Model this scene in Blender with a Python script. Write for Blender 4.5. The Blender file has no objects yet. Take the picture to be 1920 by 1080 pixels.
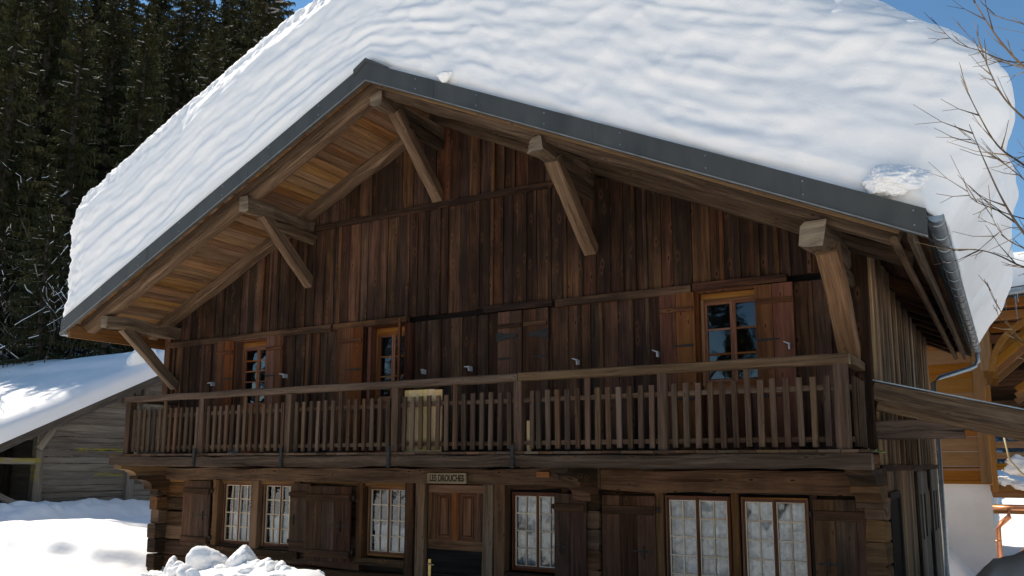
import bpy, bmesh, math, random
import numpy as np
from mathutils import Vector, Matrix, noise as mnoise
random.seed(7); rs = np.random.RandomState(7)
S = bpy.context.scene
# ------------------------------------------------------------------ camera, sky, sun, exposure
LIFT = 2.5                                   # modelling is done with z = 0 at eye level; everything is raised at the end
yaw, pitch, roll = math.radians(30.739), math.radians(8.522), math.radians(.1227)
cam = bpy.data.cameras.new('camera'); co = bpy.data.objects.new('camera', cam); S.collection.objects.link(co)
cy, sy, cp, sp = math.cos(yaw), math.sin(yaw), math.cos(pitch), math.sin(pitch)
fw = Vector((-sy*cp, cy*cp, sp)); rt = Vector((cy, sy, 0)); up = rt.cross(fw)
rt, up = rt*math.cos(roll)+up*math.sin(roll), up*math.cos(roll)-rt*math.sin(roll)
m = Matrix((rt, up, -fw)).transposed().to_4x4(); m.translation = (0, 0, LIFT); co.matrix_world = m
cam.sensor_width = 36; cam.lens = 1560.44/1920*36; cam.shift_y = 95.6/1920; cam.clip_start = .05; cam.clip_end = 3000
S.camera = co
SUN_AZ, SUN_EL = math.radians(-80), math.radians(45)      # azimuth from +Y, negative towards -X
w = bpy.data.worlds.new('World'); S.world = w; w.use_nodes = True
nt = w.node_tree; sky = nt.nodes.new('ShaderNodeTexSky'); sky.sky_type = 'NISHITA'; sky.sun_disc = False
sky.sun_elevation = SUN_EL; sky.sun_rotation = SUN_AZ; sky.altitude = 1500; sky.air_density = 1.0; sky.dust_density = .0; sky.ozone_density = 1.0
hs = nt.nodes.new('ShaderNodeHueSaturation'); hs.inputs['Saturation'].default_value = 1.15; hs.inputs['Hue'].default_value = .492
nt.links.new(sky.outputs[0], hs.inputs['Color']); nt.links.new(hs.outputs[0], nt.nodes['Background'].inputs[0]); nt.nodes['Background'].inputs[1].default_value = .115
sl = bpy.data.lights.new('sun', 'SUN'); sl.energy = 5.0; sl.angle = math.radians(.5); sl.color = (1, .90, .76)
so = bpy.data.objects.new('sun', sl); S.collection.objects.link(so)
sd = Vector((math.sin(SUN_AZ)*math.cos(SUN_EL), math.cos(SUN_AZ)*math.cos(SUN_EL), math.sin(SUN_EL)))
so.rotation_euler = sd.to_track_quat('Z', 'Y').to_euler(); so.location = (0, 0, 40)
S.view_settings.view_transform = 'Standard'; S.view_settings.look = 'None'; S.view_settings.gamma = 1
S.view_settings.exposure = 0.32
C = S.collection
try:
    S.cycles.max_bounces = 7; S.cycles.diffuse_bounces = 4; S.cycles.transparent_max_bounces = 12
except Exception: pass

# ------------------------------------------------------------------ mesh helpers
class MB:
    """collects faces with uv (metres along the grain / across it) and a random tone per piece"""
    def __init__(s): s.v=[]; s.f=[]; s.uv=[]; s.t=[]; s.m=[]; s.cut=[]
    def mark(s): s.cut.append((len(s.v),len(s.f),len(s.uv)))
    def face(s, pts, uv=None, tone=.5, m=0):
        b=len(s.v); s.v += [tuple(p) for p in pts]; s.f.append(tuple(range(b, b+len(pts))))
        s.uv += uv if uv else [(p[0], p[2]) for p in pts]; s.t.append(tone); s.m.append(m)
    def beam(s, p0, p1, w, h, up=(0,0,1), seg=1, jit=0., ch=.12, tone=None, m=0, me=None, taper=1., bend=0.):
        s.mark(); p0=Vector(p0); p1=Vector(p1); d=p1-p0; L=d.length; d.normalize()
        side=d.cross(Vector(up)); 
        if side.length<1e-4: side=d.cross(Vector((0,1,0)))
        side.normalize(); u=side.cross(d)
        t = random.random() if tone is None else tone
        uo, vo = random.uniform(-40,40), random.uniform(-40,40)
        c=min(w,h)*ch; W=w/2; H=h/2
        prof=[(-W+c,-H),(W-c,-H),(W,-H+c),(W,H-c),(W-c,H),(-W+c,H),(-W,H-c),(-W,-H+c)] if c>0 else [(-W,-H),(W,-H),(W,H),(-W,H)]
        n=len(prof); per=[0]
        for i in range(n): per.append(per[-1]+math.dist(prof[i],prof[(i+1)%n]))
        rings=[]
        ph=random.random()*50
        for k in range(seg+1):
            f=k/seg; sc=1+(taper-1)*f; o=p0+d*(L*f); ring=[]
            if bend: o=o+u*(bend*math.sin(f*math.pi))
            ww=jit*mnoise.noise(Vector((f*L*1.3,ph,0))); hh=jit*mnoise.noise(Vector((f*L*1.3,ph,9)))
            for i,(a,b) in enumerate(prof):
                ja=jit*mnoise.noise(Vector((f*L*2.6,i*3.1,ph))); jb=jit*mnoise.noise(Vector((f*L*2.6,i*3.1+70,ph)))
                ring.append(o+side*(a*sc+ww+ja)+u*(b*sc+hh+jb))
            rings.append(ring)
        b=len(s.v)
        for r in rings: s.v += [tuple(p) for p in r]
        for k in range(seg):
            for i in range(n):
                j=(i+1)%n
                s.f.append((b+k*n+i, b+k*n+j, b+(k+1)*n+j, b+(k+1)*n+i))
                a0=uo+L*k/seg; a1=uo+L*(k+1)/seg
                s.uv += [(a0,vo+per[i]),(a0,vo+per[i+1]),(a1,vo+per[i+1]),(a1,vo+per[i])]
                s.t.append(t); s.m.append(m)
        e = m if me is None else me
        for ring,k,rev in ((rings[0],0,True),(rings[-1],seg,False)):
            idx=[b+k*n+i for i in range(n)]; q=[(uo+a*1.0,vo+c2) for a,c2 in prof]
            if rev: idx=idx[::-1]; q=q[::-1]
            s.f.append(tuple(idx)); s.uv += q; s.t.append(t); s.m.append(e)
    def box(s, x0,x1,y0,y1,z0,z1, ax='x', **k):
        cx,cyy,cz=(x0+x1)/2,(y0+y1)/2,(z0+z1)/2
        k.setdefault('ch',.04)
        if ax=='x': s.beam((x0,cyy,cz),(x1,cyy,cz), y1-y0, z1-z0, up=(0,0,1), **k)
        elif ax=='y': s.beam((cx,y0,cz),(cx,y1,cz), x1-x0, z1-z0, up=(0,0,1), **k)
        else: s.beam((cx,cyy,z0),(cx,cyy,z1), x1-x0, y1-y0, up=(0,1,0), **k)
    def tube(s, pts, r, n=8, m=0, tone=None, cap=True):
        s.mark(); pts=[Vector(p) for p in pts]; rr = r if isinstance(r,(list,tuple)) else [r]*len(pts)
        t = random.random() if tone is None else tone
        b=len(s.v); ref=Vector((.13,.21,1)).normalized(); uo=random.uniform(-40,40); acc=[0]
        for i,p in enumerate(pts):
            d=(pts[min(i+1,len(pts)-1)]-pts[max(i-1,0)]).normalized()
            a=d.cross(ref); 
            if a.length<.1: a=d.cross(Vector((1,0,0)))
            a.normalize(); c=a.cross(d)
            if i: acc.append(acc[-1]+(p-pts[i-1]).length)
            for k in range(n):
                q=2*math.pi*k/n; s.v.append(tuple(p+(a*math.cos(q)+c*math.sin(q))*rr[i]))
        for i in range(len(pts)-1):
            for k in range(n):
                k2=(k+1)%n
                s.f.append((b+i*n+k, b+i*n+k2, b+(i+1)*n+k2, b+(i+1)*n+k))
                c0=2*math.pi*rr[i]*k/n; c1=2*math.pi*rr[i]*(k+1)/n
                s.uv += [(uo+acc[i],c0),(uo+acc[i],c1),(uo+acc[i+1],c1),(uo+acc[i+1],c0)]; s.t.append(t); s.m.append(m)
        if cap:
            for i,rev in ((0,False),(len(pts)-1,True)):
                idx=[b+i*n+k for k in range(n)]
                if rev: idx=idx[::-1]
                s.f.append(tuple(idx)); s.uv += [(uo+.1*math.cos(k),.1*math.sin(k)) for k in range(n)]; s.t.append(t); s.m.append(m)
    def prism(s, poly, y0, y1, plane='xz', tone=None, m=0, ax=0):
        """extrude a polygon: plane xz -> along y, plane yz -> along x"""
        s.mark(); t = random.random() if tone is None else tone
        uo, vo = random.uniform(-40,40), random.uniform(-40,40)
        mk = (lambda a,b,c:(a,c,b)) if plane=='xz' else (lambda a,b,c:(c,a,b))
        n=len(poly)
        def uvf(a,b): return (uo+a,vo+b) if ax==0 else (uo+b,vo+a)
        s.face([mk(a,b,y0) for a,b in poly],[uvf(a,b) for a,b in poly],t,m)
        s.face([mk(a,b,y1) for a,b in poly][::-1],[uvf(a,b) for a,b in poly][::-1],t,m)
        for i in range(n):
            a=poly[i]; b=poly[(i+1)%n]
            s.face([mk(*b,y0),mk(*a,y0),mk(*a,y1),mk(*b,y1)],[uvf(*b),uvf(*a),uvf(a[0]+.1,a[1]+(y1-y0)*.3),uvf(b[0]+.1,b[1]+(y1-y0)*.3)],t,m)
    def build_each(s, name, mats, parent=None, group=1):
        """one object for every piece added (or for every `group` pieces)"""
        c=s.cut[::group]+[(len(s.v),len(s.f),len(s.uv))]; out=[]
        for (v0,f0,u0),(v1,f1,u1) in zip(c[:-1],c[1:]):
            q=MB(); q.v=s.v[v0:v1]; q.f=[tuple(i-v0 for i in f) for f in s.f[f0:f1]]; q.uv=s.uv[u0:u1]; q.t=s.t[f0:f1]; q.m=s.m[f0:f1]
            out.append(q.build(name,mats,parent))
        return out
    def build(s, name, mats, parent=None, origin=None, smooth=False, recalc=True):
        me=bpy.data.meshes.new(name)
        o3 = Vector(parent.get('_o',(0,0,0))) if parent is not None else Vector(origin or (0,0,0))
        me.from_pydata([tuple(Vector(v)-o3) for v in s.v],[],s.f)
        uv=me.uv_layers.new(name='UVMap'); uv.data.foreach_set('uv',[c for q in s.uv for c in q])
        at=me.attributes.new('tone','FLOAT','FACE'); at.data.foreach_set('value',s.t)
        me.polygons.foreach_set('material_index',s.m)
        for mm in (mats if isinstance(mats,(list,tuple)) else [mats]): me.materials.append(mm)
        if smooth: me.polygons.foreach_set('use_smooth',[True]*len(me.polygons))
        if recalc: bm=bmesh.new(); bm.from_mesh(me); bmesh.ops.recalc_face_normals(bm,faces=bm.faces); bm.to_mesh(me); bm.free()
        o=bpy.data.objects.new(name,me); C.objects.link(o)
        if parent is not None: o.parent=parent; o['_o']=tuple(o3)
        else: o.location=o3
        return o
def thing(name,label,cat,loc=(0,0,0),group=None):
    o=bpy.data.objects.new(name,None); C.objects.link(o); o.location=loc; o['label']=label; o['category']=cat; o['_o']=tuple(loc)
    o.empty_display_size=.2
    if group: o['group']=group
    return o
def tag(o,label,cat,group=None):
    o['label']=label; o['category']=cat
    if group: o['group']=group
    return o
def npmesh(name,V,F,mats,parent=None,smooth=True,mi=None,origin=(0,0,0)):
    me=bpy.data.meshes.new(name); V=np.asarray(V,float)-np.array(origin)
    F=np.asarray(F); k=F.shape[1]
    me.vertices.add(len(V)); me.vertices.foreach_set('co',V.ravel())
    me.loops.add(F.size); me.loops.foreach_set('vertex_index',F.ravel().astype(np.int32))
    me.polygons.add(len(F)); me.polygons.foreach_set('loop_start',np.arange(0,F.size,k,dtype=np.int32))
    me.update(calc_edges=True)
    if mi is not None: me.polygons.foreach_set('material_index',np.asarray(mi,dtype=np.int32))
    me.polygons.foreach_set('use_smooth',np.full(len(F),smooth))
    for mm in (mats if isinstance(mats,(list,tuple)) else [mats]): me.materials.append(mm)
    me.validate()
    o=bpy.data.objects.new(name,me); C.objects.link(o)
    if parent is not None: o.parent=parent
    else: o.location=origin
    return o
# vectorised value noise
def _h(i,j,k):
    n=(i.astype(np.int64)*374761393+j.astype(np.int64)*668265263+k.astype(np.int64)*2147483647)&0xffffffff
    n=((n^(n>>13))*1274126177)&0xffffffff; n=((n^(n>>16))*2246822519)&0xffffffff
    return ((n^(n>>15))&0xffff)/65535.
def vn(x,y,z=0.):
    x,y,z=np.broadcast_arrays(np.asarray(x,float),np.asarray(y,float),np.asarray(z,float))
    i,j,k=np.floor(x),np.floor(y),np.floor(z); a,b,c=x-i,y-j,z-k
    a=a*a*a*(a*(a*6-15)+10); b=b*b*b*(b*(b*6-15)+10); c=c*c*c*(c*(c*6-15)+10)
    r=0
    for di in (0,1):
        for dj in (0,1):
            for dk in (0,1):
                r=r+_h(i+di,j+dj,k+dk)*(a if di else 1-a)*(b if dj else 1-b)*(c if dk else 1-c)
    return r*2-1
def fbm(x,y,z=0.,o=4):
    r=0; a=1.
    for q in range(o): r=r+a*vn(x*2**q+q*17.3,y*2**q+q*5.1,z*2**q+q*9.7); a*=.5
    return r

# ------------------------------------------------------------------ materials
def mat(name):
    m=bpy.data.materials.new(name); m.use_nodes=True; nt=m.node_tree; b=nt.nodes['Principled BSDF']; return m,nt,b
def N(nt,t,**k):
    n=nt.nodes.new(t)
    for a,v in k.items(): setattr(n,a,v)
    return n
def L(nt,a,b): nt.links.new(a,b)
def math_(nt,op,a,b=None,c=None,clamp=False):
    n=N(nt,'ShaderNodeMath',operation=op,use_clamp=clamp)
    for i,v in enumerate((a,b,c)):
        if v is None: continue
        if isinstance(v,(int,float)): n.inputs[i].default_value=v
        else: L(nt,v,n.inputs[i])
    return n.outputs[0]
def ramp(nt,f,stops):
    r=N(nt,'ShaderNodeValToRGB'); e=r.color_ramp.elements
    while len(e)<len(stops): e.new(.5)
    for q,(p,c) in zip(e,stops): q.position=p; q.color=(*c,1) if len(c)==3 else (c[0],)*3+(1,)
    L(nt,f,r.inputs[0]); return r.outputs[0]
def mixc(nt,f,a,b,mode='MIX'):
    n=N(nt,'ShaderNodeMix',data_type='RGBA',blend_type=mode)
    if isinstance(f,(int,float)): n.inputs[0].default_value=f
    else: L(nt,f,n.inputs[0])
    for i,v in ((6,a),(7,b)):
        if isinstance(v,tuple): n.inputs[i].default_value=(*v,1)
        else: L(nt,v,n.inputs[i])
    return n.outputs[2]
def noise(nt,vec,scale,det=4,rough=.6,dist=0.):
    n=N(nt,'ShaderNodeTexNoise'); n.inputs['Scale'].default_value=scale; n.inputs['Detail'].default_value=det
    n.inputs['Roughness'].default_value=rough; n.inputs['Distortion'].default_value=dist
    if vec is not None: L(nt,vec,n.inputs['Vector'])
    return n.outputs[0]
def mapv(nt,vec,sc,loc=(0,0,0)):
    n=N(nt,'ShaderNodeMapping'); n.inputs['Scale'].default_value=sc; n.inputs['Location'].default_value=loc; L(nt,vec,n.inputs[0]); return n.outputs[0]
def wood(name,dark,mid,light,rough=.75,bump=.35,grey=0.,greyc=(.14,.125,.105),knots=1.,stain=0.,tonev=.9,grain=1.,seed=0.,streak=1.):
    m,nt,b=mat(name); uv=N(nt,'ShaderNodeUVMap'); uv.uv_map='UVMap'; u=uv.outputs[0]
    at=N(nt,'ShaderNodeAttribute'); at.attribute_name='tone'; tone=at.outputs['Fac']
    geo=N(nt,'ShaderNodeTexCoord').outputs['Object']
    warp=noise(nt,mapv(nt,u,(1.5,5,1)),1,2)                               # lets the grain wander round knots
    uw=N(nt,'ShaderNodeVectorMath',operation='MULTIPLY_ADD'); 
    cmb=N(nt,'ShaderNodeCombineXYZ'); L(nt,warp,cmb.inputs[1]); L(nt,cmb.outputs[0],uw.inputs[0]); uw.inputs[1].default_value=(1,.05,0); L(nt,u,uw.inputs[2])
    u2=uw.outputs[0]
    broad=noise(nt,mapv(nt,u2,(.7,9*grain,1),(seed,0,0)),1,4,.6)
    fine=noise(nt,mapv(nt,u2,(1.6,34*grain,1)),1,6,.78)
    crack=noise(nt,mapv(nt,u2,(.75,24*grain,1),(9,3,0)),1,4,.6)
    f=math_(nt,'ADD',math_(nt,'MULTIPLY',broad,.5),math_(nt,'MULTIPLY',fine,.5))
    f=math_(nt,'ADD',f,math_(nt,'MULTIPLY',math_(nt,'SUBTRACT',tone,.5),.28*tonev))
    col=ramp(nt,f,[(.38,dark),(.49,mid),(.63,light)])
    # boards differ in value
    hsv=N(nt,'ShaderNodeHueSaturation'); L(nt,col,hsv.inputs['Color']); L(nt,math_(nt,'MULTIPLY_ADD',tone,.55*tonev,1-.27*tonev),hsv.inputs['Value'])
    L(nt,math_(nt,'MULTIPLY_ADD',math_(nt,'FRACT',math_(nt,'MULTIPLY',tone,7.3)),.3,.8),hsv.inputs['Saturation'])
    L(nt,math_(nt,'MULTIPLY_ADD',math_(nt,'FRACT',math_(nt,'MULTIPLY',tone,13.7)),.02,.49),hsv.inputs['Hue'])
    col=hsv.outputs[0]
    cr=math_(nt,'SMOOTHSTEP',crack,.30,.37) if False else ramp(nt,crack,[(.30,(0,)),(.39,(1,))])
    col=mixc(nt,math_(nt,'MULTIPLY',math_(nt,'SUBTRACT',1.,cr),.75*streak),col,tuple(c*.25 for c in dark))
    if stain:
        st=noise(nt,mapv(nt,geo,(.55,.55,.35),(seed,seed,0)),1.4,5,.65)
        col=mixc(nt,math_(nt,'MULTIPLY',ramp(nt,st,[(.42,(0,)),(.62,(1,))]),stain),col,tuple(c*.35+.002 for c in dark))
        st2=noise(nt,mapv(nt,u2,(.35,5,1),(31,7,0)),1,4,.6)
        col=mixc(nt,math_(nt,'MULTIPLY',ramp(nt,st2,[(.60,(0,)),(.72,(1,))]),.55*stain),col,tuple(c*1.5 for c in light))
    if grey:
        gn=noise(nt,mapv(nt,u2,(1.1,22,1),(3,1,0)),1,4,.65)
        gc=mixc(nt,fine,tuple(c*.45 for c in greyc),tuple(c*1.5 for c in greyc))
        col=mixc(nt,math_(nt,'MULTIPLY',ramp(nt,gn,[(.30,(0,)),(.62,(1,))]),grey),col,gc)
    hgt=math_(nt,'ADD',math_(nt,'MULTIPLY',fine,.5),math_(nt,'MULTIPLY',broad,.5)); hgt=math_(nt,'ADD',hgt,math_(nt,'MULTIPLY',cr,.8))
    if knots:
        vo=N(nt,'ShaderNodeTexVoronoi'); vo.voronoi_dimensions='2D'; vo.inputs['Scale'].default_value=1.; vo.inputs['Randomness'].default_value=1.
        L(nt,mapv(nt,u,(2.3,6.5,1),(seed,5,0)),vo.inputs['Vector'])
        kd=vo.outputs['Distance']; kk=ramp(nt,kd,[(.03,(1,)),(.05,(.5,)),(.085,(0,))])
        sel=ramp(nt,vo.outputs['Color'],[(.52,(0,)),(.56,(1,))])
        km=math_(nt,'MULTIPLY',math_(nt,'MULTIPLY',kk,sel),.85*knots)
        col=mixc(nt,km,col,tuple(c*.3 for c in dark))
        halo=math_(nt,'MULTIPLY',math_(nt,'MULTIPLY',ramp(nt,kd,[(.05,(0,)),(.09,(1,)),(.22,(0,))]),sel),.22*knots)
        col=mixc(nt,halo,col,tuple(min(1,c*1.6) for c in light))
        hgt=math_(nt,'SUBTRACT',hgt,math_(nt,'MULTIPLY',km,.4))
    L(nt,col,b.inputs['Base Color'])
    L(nt,math_(nt,'MULTIPLY_ADD',fine,.3,rough-.15),b.inputs['Roughness']); b.inputs['Specular IOR Level'].default_value=.07
    bp=N(nt,'ShaderNodeBump'); bp.inputs['Strength'].default_value=bump; bp.inputs['Distance'].default_value=.012; L(nt,hgt,bp.inputs['Height']); L(nt,bp.outputs[0],b.inputs['Normal'])
    return m
M={}
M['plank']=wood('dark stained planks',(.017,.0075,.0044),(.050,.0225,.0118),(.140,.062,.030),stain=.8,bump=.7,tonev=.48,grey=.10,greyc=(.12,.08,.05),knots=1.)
M['log']=wood('brown hewn logs',(.026,.0135,.0068),(.080,.038,.0165),(.165,.084,.037),stain=.5,bump=.8,grey=.15,greyc=(.11,.08,.05),seed=4)
M['shutter']=wood('red brown shutter wood',(.052,.018,.008),(.115,.041,.018),(.175,.070,.030),bump=.3,knots=.8,tonev=.5,stain=.2,seed=8,streak=.5)
M['shutter2']=wood('worn lower shutter wood',(.030,.0145,.008),(.072,.034,.018),(.13,.064,.033),bump=.35,knots=.6,tonev=.6,stain=.35,seed=18,streak=.6)
M['frame']=wood('orange window frame wood',(.10,.035,.012),(.20,.075,.024),(.30,.13,.045),bump=.2,knots=.3,tonev=.4,seed=2,streak=.4)
M['framemid']=wood('brown window frame wood',(.075,.030,.012),(.15,.062,.024),(.24,.11,.045),bump=.2,knots=.3,tonev=.4,seed=2,streak=.4)
M['framered']=wood('red brown window frame wood',(.06,.022,.010),(.12,.045,.018),(.19,.08,.032),bump=.2,knots=.3,tonev=.4,seed=2,streak=.4)
M['frame2']=wood('pale worn glazing bars',(.38,.26,.14),(.58,.45,.30),(.72,.61,.46),bump=.25,knots=0,tonev=.3,grey=.25,greyc=(.35,.3,.25),seed=3,streak=.4)
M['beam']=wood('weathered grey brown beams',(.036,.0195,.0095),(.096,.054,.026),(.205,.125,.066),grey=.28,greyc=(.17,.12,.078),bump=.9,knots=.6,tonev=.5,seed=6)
M['endgrain']=wood('beam end grain',(.06,.036,.018),(.16,.105,.055),(.32,.22,.12),grey=.25,bump=.8,knots=0,tonev=.4,grain=.5)
M['rail']=wood('balustrade wood',(.026,.0145,.0082),(.066,.037,.0205),(.13,.078,.046),grey=.22,greyc=(.105,.074,.05),bump=.5,knots=.5,tonev=.45,seed=12)
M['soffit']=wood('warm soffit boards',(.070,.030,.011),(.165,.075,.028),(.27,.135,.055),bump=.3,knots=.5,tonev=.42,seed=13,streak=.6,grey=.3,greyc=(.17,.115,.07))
M['side']=wood('silvered side boards',(.030,.0165,.0085),(.135,.078,.042),(.29,.185,.105),grey=.25,greyc=(.20,.145,.10),bump=1.0,knots=.3,tonev=.8,seed=15)
M['greywood']=wood('grey weathered shed boards',(.042,.033,.024),(.105,.085,.062),(.19,.16,.125),grey=.65,greyc=(.135,.12,.10),bump=.8,knots=.5,tonev=.7,seed=21)
M['palewood']=wood('pale new pine board',(.36,.24,.10),(.50,.36,.17),(.62,.47,.25),bump=.15,knots=.7,tonev=.3,seed=22,streak=.2)
M['larch']=wood('orange larch cladding',(.22,.090,.020),(.27,.117,.030),(.32,.15,.044),bump=.1,knots=.4,tonev=.12,seed=25,streak=.15)
M['door']=wood('varnished door wood',(.045,.017,.007),(.12,.05,.02),(.22,.10,.042),bump=.25,knots=.2,tonev=.3,seed=27,streak=.5)
M['doordark']=wood('dark door boards',(.010,.008,.007),(.022,.018,.015),(.05,.04,.033),bump=.4,knots=.2,tonev=.6,seed=28)
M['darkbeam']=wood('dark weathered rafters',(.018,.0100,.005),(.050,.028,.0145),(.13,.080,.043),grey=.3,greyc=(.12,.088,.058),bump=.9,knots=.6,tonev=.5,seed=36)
M['signwood']=wood('pale sign wood',(.13,.10,.06),(.24,.19,.12),(.36,.29,.19),bump=.4,knots=0,tonev=.2,seed=50,streak=.3)
M['bark']=wood('bark',(.012,.009,.007),(.035,.026,.019),(.075,.06,.046),bump=1.,knots=0,grey=.4,greyc=(.07,.065,.055),seed=30)
M['twig']=wood('orange brown twig bark',(.05,.035,.022),(.13,.09,.052),(.25,.18,.11),bump=.5,knots=0,seed=31)  # orange brown bark of the right-hand tree, trunk and twigs

def simple(name,col,rough=.6,metal=0.,nscale=6,nvar=.25,bump=.1,spec=.5,bs=40):
    m,nt,b=mat(name); g=N(nt,'ShaderNodeTexCoord').outputs['Object']
    n1=noise(nt,mapv(nt,g,(1,1,.35)) if name.startswith('slate') else g,nscale,5,.65); c=mixc(nt,ramp(nt,n1,[(.3,(0,)),(.7,(1,))]),tuple(x*(1-nvar) for x in col),tuple(min(1,x*(1+nvar)) for x in col))
    L(nt,c,b.inputs['Base Color']); b.inputs['Metallic'].default_value=metal; b.inputs['Specular IOR Level'].default_value=spec
    L(nt,math_(nt,'MULTIPLY_ADD',n1,.3,rough-.15),b.inputs['Roughness'])
    bp=N(nt,'ShaderNodeBump'); bp.inputs['Strength'].default_value=bump; bp.inputs['Distance'].default_value=.01; L(nt,noise(nt,g,bs,4),bp.inputs['Height']); L(nt,bp.outputs[0],b.inputs['Normal'])
    return m
M['fascia']=simple('slate grey sheet metal',(.062,.063,.057),.55,0.1,3.5,.22,.12,.35,2.2)
M['zinc']=simple('dull zinc',(.30,.34,.36),.42,.7,8,.3,.05)
M['dullgrey']=simple('dull grey metal edge',(.17,.165,.155),.7,0.,8,.3,.05)
M['iron']=simple('dark iron',(.026,.024,.022),.75,0.,20,.4,.1,.2)
M['white']=simple('white painted metal',(.42,.42,.42),.5,0,30,.2,.1)
M['brass']=simple('worn brass',(.55,.40,.15),.4,.9,20,.2,.1)
M['plaster']=simple('white plaster',(.86,.83,.79),.9,0,1.1,.06,.5,.2,14)
M['copper']=simple('copper pipe',(.62,.27,.14),.38,.7,6,.25,.05)
M['black']=simple('interior dark',(.012,.010,.009),.9,0,5,.3,.05)
M['yellowlichen']=simple('yellow lichen',(.40,.33,.02),.9,0,12,.4,.3)
M['needle']=None
def snowmat(name,col=(.90,.885,.865),b1=.35,b2=.2,sc=(9,60),sss=0.,rim=0.):
    m,nt,b=mat(name); g=N(nt,'ShaderNodeTexCoord').outputs['Object']
    n1=noise(nt,g,sc[0],6,.6); n2=noise(nt,g,sc[1],4,.6)
    b.inputs['Base Color'].default_value=(*col,1); b.inputs['Roughness'].default_value=.75; b.inputs['Specular IOR Level'].default_value=.25
    if sss:
        b.inputs['Subsurface Weight'].default_value=sss; b.inputs['Subsurface Radius'].default_value=(.5,.7,1.); b.inputs['Subsurface Scale'].default_value=.12
    h=math_(nt,'ADD',math_(nt,'MULTIPLY',n1,b1),math_(nt,'MULTIPLY',n2,b2*.15))
    bp=N(nt,'ShaderNodeBump'); bp.inputs['Strength'].default_value=.5; bp.inputs['Distance'].default_value=.03; L(nt,h,bp.inputs['Height']); L(nt,bp.outputs[0],b.inputs['Normal'])
    return m
M['snow']=snowmat('packed roof snow',(.90,.885,.865),.35,1.2,(8,40))
M['snowg']=snowmat('ground snow',(.90,.885,.865),.5,.6,(5,50))
M['snowfine']=snowmat('snow',(.90,.885,.865),.3,.3,(14,70))
def glassmat():
    m,nt,b=mat('window glass'); g=N(nt,'ShaderNodeTexCoord').outputs['Object']
    out=nt.nodes['Material Output']; gl=N(nt,'ShaderNodeBsdfGlossy'); gl.inputs['Roughness'].default_value=.02; gl.inputs['Color'].default_value=(.9,.95,1,1)
    tr=N(nt,'ShaderNodeBsdfTransparent'); tr.inputs['Color'].default_value=(.82,.86,.86,1)
    fr=N(nt,'ShaderNodeFresnel'); fr.inputs['IOR'].default_value=1.5
    bp=N(nt,'ShaderNodeBump'); bp.inputs['Strength'].default_value=.35; bp.inputs['Distance'].default_value=.02; L(nt,noise(nt,g,2.4,1,.4),bp.inputs['Height'])
    L(nt,bp.outputs[0],gl.inputs['Normal']); L(nt,bp.outputs[0],fr.inputs['Normal'])
    mx=N(nt,'ShaderNodeMixShader'); L(nt,math_(nt,'MULTIPLY_ADD',fr.outputs[0],1.35,.03,clamp=True),mx.inputs[0]); L(nt,tr.outputs[0],mx.inputs[1]); L(nt,gl.outputs[0],mx.inputs[2]); L(nt,mx.outputs[0],out.inputs[0])
    return m
M['glass']=glassmat()
def curtainmat(name,col,mottle):
    m,nt,b=mat(name); g=N(nt,'ShaderNodeTexCoord').outputs['Object']; b.inputs['Roughness'].default_value=.9
    n=noise(nt,mapv(nt,g,(3.4,3.4,4.4)),1.6,4,.55,.5)
    L(nt,mixc(nt,ramp(nt,n,[(.36,(0,)),(.60,(1,))]),tuple(c*mottle for c in col),col),b.inputs['Base Color'])
    return m
M['curtain']=curtainmat('white lace curtain with painted reflections',(.80,.80,.79),.28)  # mottling in the cloth colour imitates reflections on the panes
M['curtain2']=curtainmat('plain white half curtain',(.75,.75,.74),.75)

# ------------------------------------------------------------------ the chalet: dimensions (metres, z = 0 is the eye level)
XL,XR,YF,YB=-12.6,-1.23,9.4,17.0              # walls
YV,YE=7.8,17.7                                # roof verge and far end
RX=-6.85
def roofz(x): return 5.17-(.445*(RX-x) if x<RX else .468*(x-RX))
GZ=-2.4
H=thing('wooden_chalet','old dark wooden alpine chalet with long balcony under a thick load of roof snow','house',(-6.9,9.4,GZ))
def under(x): return roofz(x)-.27
# openings
LOW=[(-11.08,-10.36,-1.29,-.29,2),(-10.16,-9.42,-1.29,-.29,2),(-8.03,-7.28,-1.30,-.31,2),(-5.60,-4.86,-1.34,-.36,2),(-3.50,-2.74,-1.50,-.36,2),(-2.62,-1.90,-1.50,-.36,2)]
UPP=[(-10.84,-10.12,.05,1.97),(-7.98,-7.36,.05,1.98),(-3.02,-2.28,.05,1.98)]
DOOR=(-6.95,-6.0,-2.32,-.27)
# ---- lower wall of hewn logs, cut round the openings
def subtract(a,b,cuts):
    segs=[(a,b)]
    for c0,c1 in cuts:
        ns=[]
        for s0,s1 in segs:
            if c1<=s0 or c0>=s1: ns.append((s0,s1)); continue
            if c0>s0+.01: ns.append((s0,c0))
            if c1<s1-.01: ns.append((c1,s1))
        segs=ns
    return segs
mb=MB(); z=GZ-.1; k=0
hs=[.25,.24,.26,.23,.25,.24,.24,.22,.25,.20]
edges=[GZ-.1]
for h in hs: edges.append(edges[-1]+h)
edges[-1]=-.06
for i in range(len(edges)-1):
    z0,z1=edges[i],edges[i+1]; cuts=[]
    for (a,b,c,d,_) in LOW:
        if z1>c+.03 and z0<d-.03: cuts.append((a-.10,b+.10))
    if z0<DOOR[3]-.03: cuts.append((DOOR[0]-.16,DOOR[1]+.16))
    for s0,s1 in subtract(XL,XR,cuts):
        if s1-s0<.03: continue
        n=max(2,int((s1-s0)/.3))
        mb.beam((s0,YF+.11+random.uniform(-.008,.008),(z0+z1)/2),(s1,YF+.11,(z0+z1)/2),.22,z1-z0-.006,seg=n,jit=.022,ch=.10)
mb.build('log_wall',M['log'],H)
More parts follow.
